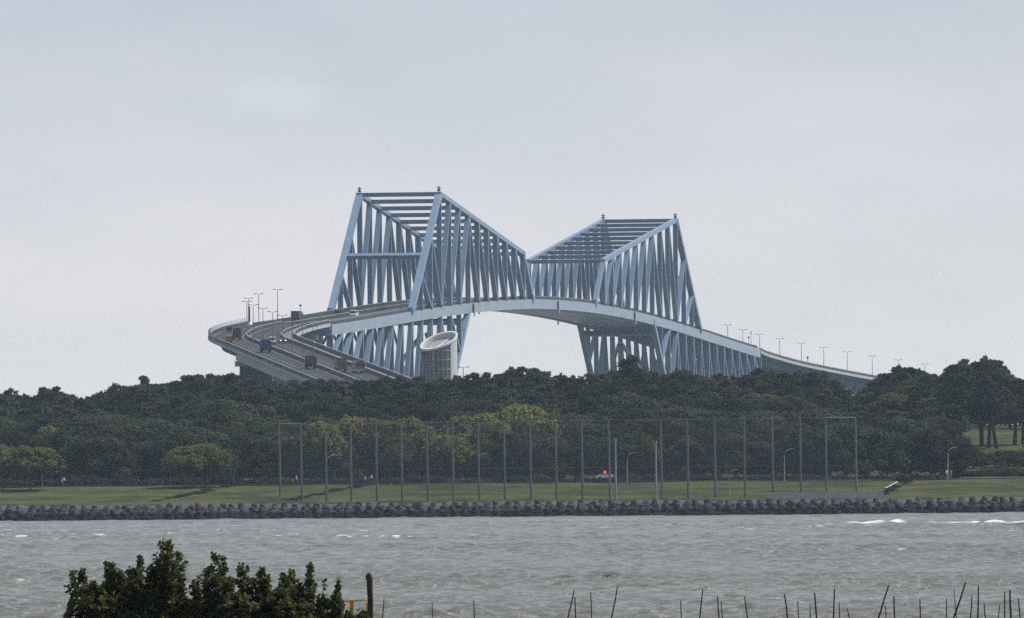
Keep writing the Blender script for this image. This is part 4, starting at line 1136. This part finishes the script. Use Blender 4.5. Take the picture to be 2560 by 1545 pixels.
for px, yt, yb, lab in ((1537, 1102, 1244, 'short grey post between net poles, left of the hooked park lamp'), (1638, 1108, 1246, 'short stout grey post standing left of a tall net pole')):
    a = at(px + 3, yb, 2281); tp = at(px, yt, 2281); tp.x = a.x + (tp.x - a.x) * .4
    a.z = gz(a.x, 2281) - 0.3
    r = empty('lighting_post', a, lab, 'post')
    MB().tube([a, tp], [0.19, 0.14], 8).build('pole', GALV, r)
    MB().tube([tp, tp + Vector((0, 0, 0.35))], [0.2, 0.22], 8).build('cap', GALV, r)

# park lamps with a curved neck
def park_lamp(px, yt, yb, d, label, first_=[None]):
    a = at(px, yb, d); g = gz(a.x, d); h = at(px, yt, d).z - g
    if first_[0] is None:
        r = empty('park_lamp', (0, 0, 0), label, 'park lamp', 'hooked park lamps along the lawn')
        MB().tube([(0, 0, 0), (0, 0, 4.0), (0.12, 0, 4.5), (0.45, 0, 4.82), (1.0, 0, 5.0)], [0.075, 0.06, 0.05, 0.05, 0.045], 8).build('pole', mat('lamp_pole_pale', (0.52, 0.54, 0.52), 0.5, 0.06, 1.0), r, local=True)
        MB().hexa((1.25, 0, 5.03), (0.34, 0, 0.10), (0, 0.14, 0), (-0.01, 0, 0.06)).build('lamp_head', PALE, r, local=True)
        MB().box(-.16, .16, -.16, .16, -0.1, 0.12).build('base_plate', GALV, r, local=True)
        first_[0] = r
    else:
        r = dup(first_[0], None, None, None, label)
    r.location = (a.x, d, g); s = h / 5.05; r.scale = (s, s, s); BASE[r] = Vector((a.x, d, g))
for px, yt, yb, d, lab in ((106, 1143, 1219, 2322, 'hooked lamp before the leftmost yellow-green tree'), (817, 1135, 1246, 2292, 'tallest hooked lamp right beside the third net pole'), (1197, 1132, 1213, 2330, 'hooked lamp almost hidden behind a middle net pole'),
                           (1568, 1131, 1209, 2330, 'hooked lamp right of the short grey post at net middle'), (1824, 1174, 1248, 2284, 'low hooked lamp at the foot of the lawn, right of net middle'), (1961, 1122, 1200, 2334, 'hooked lamp among the brownish shrubs near the right net end'),
                           (2370, 1118, 1202, 2332, 'hooked lamp standing alone on the open right lawn')):
    park_lamp(px, yt, yb, d, lab)

# ------------------------------------------------------------------ people, bicycle and patrol car in the park
def person_mat(name, top, leg):
    m = bpy.data.materials.new(name); m.use_nodes = True; t = m.node_tree; b = t.nodes['Principled BSDF']; b.inputs['Roughness'].default_value = 0.9
    tcn = t.nodes.new('ShaderNodeTexCoord'); s = t.nodes.new('ShaderNodeSeparateXYZ'); t.links.new(tcn.outputs['Object'], s.inputs[0])
    r = t.nodes.new('ShaderNodeValToRGB'); r.color_ramp.interpolation = 'CONSTANT'
    dv = t.nodes.new('ShaderNodeMath'); dv.operation = 'DIVIDE'; dv.inputs[1].default_value = 1.75
    t.links.new(s.outputs['Z'], dv.inputs[0]); t.links.new(dv.outputs[0], r.inputs[0])
    e = r.color_ramp.elements; e[0].color = (0.03, 0.03, 0.03, 1); e[1].position = 0.05; e[1].color = (*leg, 1)
    q = e.new(0.55); q.color = (*top, 1); q = e.new(0.85); q.color = (0.35, 0.22, 0.16, 1); q = e.new(0.955); q.color = (0.02, 0.018, 0.015, 1)
    t.links.new(r.outputs[0], b.inputs['Base Color']); return m
def person(px, py_foot, d, label, top, leg, pose='stand', rz=0.0):
    a = at(px, py_foot, d); z = gz(a.x, d)
    if pose == 'ride':
        J = {'pel': (0, -.15, .95), 'che': (0, .22, 1.32), 'nec': (0, .34, 1.48), 'hea': (0, .42, 1.66), 'sl': (-.18, .26, 1.36), 'el': (-.22, .42, 1.16), 'hl': (-.22, .58, 1.06), 'sr': (.18, .26, 1.36), 'er': (.22, .42, 1.16), 'hr': (.22, .58, 1.06),
             'pl': (-.1, -.12, .93), 'kl': (-.12, .22, .78), 'fl': (-.12, .05, .38), 'tl': (-.12, .2, .35), 'pr': (.1, -.12, .93), 'kr': (.12, .2, .58), 'fr': (.12, .02, .18), 'tr': (.12, .17, .15)}
    else:
        w = 0.16 if pose == 'walk' else 0.0
        J = {'pel': (0, 0, .96), 'che': (0, .02, 1.30), 'nec': (0, .02, 1.47), 'hea': (0, .04, 1.66), 'sl': (-.19, 0, 1.40), 'el': (-.25, -.02 - w / 2, 1.13), 'hl': (-.24, .06 - w, .88), 'sr': (.19, 0, 1.40), 'er': (.25, -.02 + w / 2, 1.13), 'hr': (.24, .06 + w, .88),
             'pl': (-.1, 0, .92), 'kl': (-.11, .04 + w, .50), 'fl': (-.11, w * 1.2, .08), 'tl': (-.12, .16 + w * 1.2, .05), 'pr': (.1, 0, .92), 'kr': (.11, .04 - w * .3, .50), 'fr': (.11, -w * 1.4, .08), 'tr': (.12, .16 - w * 1.4, .05)}
    R = {'pel': .155, 'che': .165, 'nec': .065, 'hea': .115, 'sl': .085, 'el': .055, 'hl': .045, 'sr': .085, 'er': .055, 'hr': .045, 'pl': .1, 'kl': .07, 'fl': .05, 'tl': .045, 'pr': .1, 'kr': .07, 'fr': .05, 'tr': .045}
    E_ = [('pel', 'che'), ('che', 'nec'), ('nec', 'hea'), ('che', 'sl'), ('sl', 'el'), ('el', 'hl'), ('che', 'sr'), ('sr', 'er'), ('er', 'hr'), ('pel', 'pl'), ('pl', 'kl'), ('kl', 'fl'), ('fl', 'tl'), ('pel', 'pr'), ('pr', 'kr'), ('kr', 'fr'), ('fr', 'tr')]
    ks = list(J); me = bpy.data.meshes.new('person')
    me.from_pydata([J[k] for k in ks], [(ks.index(p), ks.index(q)) for p, q in E_], [])
    o = link('person', me); o.location = (a.x, d, z + (0.02)); o.rotation_euler = (0, 0, rz)
    sk = o.modifiers.new('skin', 'SKIN'); sv = me.skin_vertices[0].data
    for i, k in enumerate(ks): sv[i].radius = (R[k], R[k]); sv[i].use_root = (k == 'pel')
    sb = o.modifiers.new('sub', 'SUBSURF'); sb.levels = 1; sb.render_levels = 1
    me.materials.append(person_mat('clothes', top, leg))
    return tag(o, label, 'person')
person(156, 1214, 2335, 'person in white top riding a bicycle along the left path', (0.72, 0.72, 0.74), (0.30, 0.22, 0.24), 'ride', -1.2)
bp = at(156, 1214, 2335); bk = empty('bicycle', (bp.x, 2335, gz(bp.x, 2335)), 'dark bicycle under the rider in white', 'bicycle', None, -1.2)
for y in (-0.52, 0.55):
    ringp = [(0, y + 0.33 * math.cos(k * math.pi / 8), 0.34 + 0.33 * math.sin(k * math.pi / 8)) for k in range(17)]
    wl = MB().tube(ringp, 0.022, 5, False).build('wheel', RUBBER, bk, local=True)
    sp = MB()
    for k in range(6): sp.tube([(0, y, 0.34), (0, y + .31 * math.cos(k * 1.047), 0.34 + .31 * math.sin(k * 1.047))], 0.006, 4)
    sp.build('spokes', GALV, wl, local=True)
MB().tube([(0, -.52, .34), (0, -.22, .86), (0, .42, .88), (0, .55, .34)], 0.022, 6).tube([(0, -.22, .86), (0, 0, .32), (0, .42, .85)], 0.022, 6).tube([(0, -.52, .34), (0, 0, .32)], .018, 6).build('frame', DARKM, bk, local=True)
MB().tube([(-.25, .58, 1.03), (0, .46, 1.05), (.25, .58, 1.03)], .018, 6).build('handlebar', DARKM, bk, local=True)
MB().box(-.08, .08, -.36, -.1, .86, .92).build('saddle', DARKM, bk, local=True)
person(741, 1212, 2331, 'person in pale top walking left of the second net pole', (0.62, 0.63, 0.58), (0.03, 0.03, 0.05), 'walk', 1.4)
person(913, 1216, 2328, 'person in grey-blue jacket, left one of two beside the fifth net pole', (0.30, 0.32, 0.38), (0.05, 0.05, 0.07), 'walk', 1.2)
person(929, 1212, 2332, 'person in light grey top, right one of two beside the fifth net pole', (0.50, 0.51, 0.52), (0.05, 0.045, 0.05), 'walk', 1.2)
person(2367, 1201, 2334, 'person in white top beside the lone lamp on the right lawn', (0.70, 0.69, 0.74), (0.32, 0.28, 0.32), 'stand', 0.4)
person(2377, 1202, 2333, 'person in pinkish grey clothes right of the lone lamp', (0.34, 0.30, 0.33), (0.25, 0.22, 0.25), 'stand', 2.2)
pc = at(1508, 1204, 2338)
v = car(paint('white', (0.75, 0.75, 0.76)), 'white patrol car with a red roof beacon behind the lawn crest', (pc.x, 2338.5, gz(pc.x, 2338.5) + 0.75), math.pi / 2, 'car')
v.location.z = gz(pc.x, 2338.5) + 0.02
for q_, (px, yt) in enumerate(((1492, 1191), (1504, 1193), (1517, 1192), (1529, 1190))):
    plant_px('bush', px, yt, 2334, 'low shrub hiding the patrol car body, %s from the left' % ordn[q_], 'low shrubs before the patrol car', 0.55)
MB().box(-0.55, 0.55, -0.45, -0.15, 1.475, 1.53).build('beacon_base', WHITE, v, local=True)
MB().tube([(0, -0.3, 1.531), (0, -0.3, 1.90)], [0.2, 0.16], 10).build('beacon', REDL, v, local=True)

# ------------------------------------------------------------------ near shore: shrubs, post, barrier, stakes, bird
def near_shrub(name, tips, ground, label, seed, sprigs):
    """tips: [(px, py, half-width px)] leafy shoot tops; many shoots below each carry rosettes of oval leaves"""
    r_ = np.random.default_rng(seed)
    D = 292.0; k = D / F
    base = at(sum(t[0] for t in tips) / len(tips), 1545, D); base.z = ground
    root = empty(name, base, label, 'shrub')
    stems = MB(); C = []; AX = []
    for px, py, hw in tips:
        n = int(sprigs * hw / 30)
        top = at(px, py, D)
        d0 = r_.uniform(-0.5, 0.5)
        foot = Vector((base.x + (top.x - base.x) * 0.55, D + d0 * 0.4, ground))
        topv = Vector((top.x, D + d0, top.z))
        stems.tube([foot, foot.lerp(topv, .5) + Vector((r_.uniform(-.1, .1), 0, 0)), topv], [0.03, 0.02, 0.006], 5)
        hgt = topv.z - (ground + 0.25)
        for i in range(n):
            u = r_.random() ** 0.95                            # 0 at the tip, 1 low down
            w = hw * k * (0.30 + 0.72 * min(1.0, u * 7.0)) * (0.80 + 0.30 * math.sin(u * 13 + px))
            ang = r_.random() * 6.283; q = math.sqrt(r_.random())
            c = topv + Vector((w * q * math.cos(ang), (w * 0.9 + 0.1) * q * math.sin(ang), -u * hgt + 0.05 * r_.normal()))
            axis = Vector((q * math.cos(ang) * 0.7, q * math.sin(ang) * 0.7, 0.75 + 0.3 * r_.normal())).normalized()
            nl = int(r_.integers(7, 12))
            for j in range(nl):
                C.append((c, axis, j / nl))
            if i % 5 == 0:
                stems.tube([c - axis * 0.22, c], [0.006, 0.004], 4)
    V = np.zeros((len(C) * 6, 3)); Q = []
    for i, (c, ax, f) in enumerate(C):
        a = f * 12.57 + r_.uniform(-.4, .4)
        u = ax.orthogonal().normalized(); w = ax.cross(u)
        out = (u * math.cos(a) + w * math.sin(a) + ax * r_.uniform(0.05, 0.95)).normalized()
        side = out.cross(ax).normalized(); up_ = side.cross(out)
        Lf = r_.uniform(0.065, 0.11); Wf = Lf * 0.34
        p = c - ax * r_.uniform(0, 0.10)
        pts = [p, p + out * Lf * .45 + side * Wf, p + out * Lf * .8 + side * Wf * .85 + up_ * 0.004, p + out * Lf - up_ * 0.004, p + out * Lf * .8 - side * Wf * .85 + up_ * .004, p + out * Lf * .45 - side * Wf]
        V[i * 6:i * 6 + 6] = [(q - base) for q in pts]
    Q = np.arange(len(C) * 6).reshape(-1, 6)
    link('foliage', np_mesh('foliage', V, Q, LEAF_NEAR), root)
    stems.build('stems', TWIG, root)
    return root
gb = beach_z(292)
near_shrub('shrub', [(182, 1436, 22), (205, 1432, 28), (230, 1455, 30), (262, 1440, 18), (278, 1406, 26), (300, 1430, 24), (320, 1425, 22), (350, 1392, 22), (338, 1420, 30), (380, 1420, 34), (408, 1345, 28), (425, 1355, 22), (400, 1400, 40), (446, 1375, 20), (440, 1420, 32), (455, 1460, 24), (340, 1470, 60), (250, 1480, 50), (400, 1480, 60), (465, 1500, 30)],
           gb, 'taller dark green shrub with upright shoots at the lower left', 21, 120)
near_shrub('shrub', [(492, 1450, 24), (515, 1420, 14), (540, 1382, 24), (556, 1405, 26), (530, 1440, 36), (574, 1450, 28), (604, 1418, 24), (622, 1440, 28), (652, 1420, 26), (668, 1440, 24), (712, 1434, 26), (728, 1430, 20), (695, 1470, 34), (752, 1462, 26), (775, 1409, 14), (772, 1440, 18), (812, 1460, 6), (845, 1458, 16), (835, 1490, 26), (800, 1500, 26), (590, 1490, 60), (680, 1500, 60), (750, 1510, 50), (490, 1500, 44), (870, 1530, 22), (905, 1535, 20)],
           gb, 'lower wide green shrub between the tall shrub and the wooden post', 22, 120)
# bare twig at the far left of the tall shrub
ta, tb = at(148, 1505, 292), at(200, 1552, 292)
tw = empty('bare_branch', (tb.x, 292, gb), 'thin bare grey branch left of the tall shrub', 'branch')
MB().tube([(tb.x + 0.2, 292, gb), tb, ta], [0.016, 0.011, 0.004], 5).tube([tb.lerp(ta, .35), tb.lerp(ta, .5) + Vector((0.16, 0, 0.02))], [0.006, 0.003], 4).build('twig', TWIG, tw)
tw2 = MB()
# wooden post
D = 300.0
pt_ = at(924, 1432, D); pb2 = at(928, 1545, D)
zg = beach_z(D)
post = empty('mooring_post', (pb2.x, D, zg), 'thick weathered wooden post with a rounded dark top beside the yellow barrier', 'post')
h = pt_.z - zg; pts = []; rs = []
for i, (f, r_) in enumerate(((0, .066), (.3, .064), (.5, .061), (.62, .065), (.72, .060), (.82, .062), (.90, .066), (.935, .060), (.965, .052), (.99, .030), (1.0, .010))):
    pts.append((pb2.x + (pt_.x - pb2.x) * f * 1.0 + 0.004 * math.sin(i * 2.1), D, zg - 0.3 + (h + 0.3) * f)); rs.append(r_)
MB().tube(pts, rs, 12).build('timber', WOOD, post, smooth=True)
MB().tube([(pt_.x - .055, D, zg + h * .90), (pt_.x - .058, D, zg + h * .95), (pt_.x - .02, D, zg + h * 1.0)], [0.02, .035, .02], 8).build('rotten_knob', DARKM, post)
# yellow pipe barrier
D = 304.0; zg = beach_z(D)
ya, yb_ = at(858, 1502, D), at(912, 1499, D)
yr = empty('pipe_barrier', ((ya.x + yb_.x) / 2, D, zg), 'yellow painted pipe barrier between the shrub and the wooden post', 'barrier')
cor = at(917, 1510, D)
MB().tube([(ya.x, D, zg), (ya.x, D, ya.z - .06), (ya.x + .06, D, ya.z), (yb_.x, D, yb_.z), (cor.x, D, cor.z), (cor.x, D, zg)], 0.017, 8).build('frame', YELLOW, yr)
tp_ = at(879, 1501, D)
MB().hexa((tp_.x, D + 0.02, (tp_.z + zg) / 2), (0.042, 0, 0), (0, 0.012, 0), (0, 0, (tp_.z - zg) / 2)).build('upright', YELLOW, yr)
# stakes standing in the shallows: (top px, top py, px at the lower frame edge, thickness)
STK = [(960, 1496, 956, 5), (1080, 1505, 1082, 4), (1184, 1500, 1186, 5), (1436, 1476, 1420, 6), (1437, 1492, 1439, 6), (1477, 1480, 1479, 5), (1544, 1466, 1529, 6), (1702, 1499, 1703, 5), (1757, 1474, 1749, 6), (1793, 1491, 1797, 6), (1802, 1504, 1806, 5), (1862, 1491, 1868, 6), (1961, 1485, 1969, 7), (1994, 1502, 1997, 5), (2025, 1513, 2025, 5),
       (2036, 1482, 2041, 8), (2087, 1472, 2083, 7), (2097, 1505, 2099, 5), (2118, 1520, 2123, 5), (2221, 1464, 2196, 7), (2213, 1515, 2215, 5), (2234, 1490, 2236, 7), (2299, 1497, 2301, 6), (2365, 1496, 2366, 5), (2384, 1475, 2391, 4), (2414, 1456, 2384, 8), (2430, 1489, 2426, 6), (2446, 1464, 2444, 7), (2460, 1510, 2463, 6), (2500, 1512, 2495, 5), (2511, 1479, 2512, 6), (2524, 1474, 2527, 9), (2546, 1496, 2550, 6)]
sr_ = random.Random(4); stk_n = {}; ordn2 = ['', 'first', 'second', 'third', 'fourth', 'fifth', 'sixth', 'seventh', 'eighth', 'ninth', 'tenth', 'eleventh', 'twelfth', 'thirteenth', 'fourteenth', 'fifteenth', 'sixteenth', 'seventeenth']
for i, (px, py, pxb, th) in enumerate(STK):
    D = 385 + sr_.uniform(-14, 40)
    a = at(px, py, D); bq = at(pxb, 1545, D)
    d_ = (a - bq).normalized(); foot = bq + d_ * (-(bq.z + 0.75) / d_.z)
    if i < 3: where = 'thin dark stake apart in the water right of the wooden post'
    elif i < 7: where = 'dark stake in the small leaning cluster at lower middle'
    elif i < 16: where = 'dark stake in the loose row right of the lower middle cluster'
    else: where = 'dark stake in the crowded row at the lower right'
    lean = abs(px - pxb)
    if px == 2221: where = 'strongly leaning dark stake left in the lower right row'
    if px == 2414: where = 'strongly leaning longest dark stake near the right corner'
    if px == 1544: where = 'long leaning stake below the flying bird'
    if px == 960: where = 'thin dark stake nearest the wooden post'
    r = th * D / F / 2 * 0.68
    n = 6; pts = [foot.lerp(a, k / n) + Vector((sr_.uniform(-.006, .006), 0, 0)) for k in range(n + 1)]
    o = MB().tube(pts, [r * (1.25 - 0.55 * k / n) for k in range(n + 1)], 7).build('stake', STAKE)
    stk_n[where] = stk_n.get(where, 0) + 1
    if where[:6] in ('thin d', 'dark s'): where = where + (', %s from the left' % ordn2[stk_n[where]] if px != 960 else '')
    tag(o, where, 'stake', 'wooden stakes standing in the shallows')
# bird
D = 500.0; bc = at(1518, 1440, D)
bird = empty('bird', bc, 'dark bird flying low over the water with wings bowed down', 'bird')
k = D / F
bm = MB()
body = [(-9, 0), (-5, 1.4), (0, 2.0), (4, 1.6), (7, 0.8), (9, 0.2)]
bm.tube([(bc.x + q * 0.30 * k + 0.4 * k, bc.y + q * 0.7 * k, bc.z + 0.06 * q * k) for q, _ in body], [max(0.3, r_ * 1.25) * k for _, r_ in body], 8)
for s, tipx, tipz, midx in ((-1, -13.5, -8.0, -8.5), (1, 13.5, -7.0, 9.0)):
    vs = []
    for (xx, zz, ch) in ((s * 1.2, 0.6, 5.5), (midx, 1.2 if s < 0 else 1.6, 4.2), ((midx + tipx) / 2, -3.0, 3.4), (tipx, tipz, 1.0)):
        for y, dz in ((-ch / 2, 0.0), (ch / 2, 0.5)):
            vs.append((bc.x + xx * k, bc.y + y * k * 2, bc.z + (zz + dz) * k)); vs.append((bc.x + xx * k, bc.y + y * k * 2, bc.z + (zz + dz - 1.3) * k))
    fs = []
    for i in range(3):
        o_ = i * 4
        fs += [(o_, o_ + 2, o_ + 6, o_ + 4), (o_ + 1, o_ + 5, o_ + 7, o_ + 3), (o_, o_ + 4, o_ + 5, o_ + 1), (o_ + 2, o_ + 3, o_ + 7, o_ + 6)]
    fs += [(0, 1, 3, 2), (12, 14, 15, 13)]
    bm.add(vs, fs)
bm.build('body', BIRDM, bird)

# ------------------------------------------------------------------ haze
hz = bpy.data.materials.new('haze_air'); hz.use_nodes = True; t = hz.node_tree; t.nodes.clear()
ho = t.nodes.new('ShaderNodeOutputMaterial'); pv = t.nodes.new('ShaderNodeVolumePrincipled')
pv.inputs['Color'].default_value = (0.62, 0.80, 1.0, 1); pv.inputs['Density'].default_value = 4.0e-5; pv.inputs['Anisotropy'].default_value = 0.0
t.links.new(pv.outputs[0], ho.inputs['Volume'])
o = MB().box(-8000, 8000, -8000, 8000, -4.5, 96).build('haze', hz, kind='stuff')
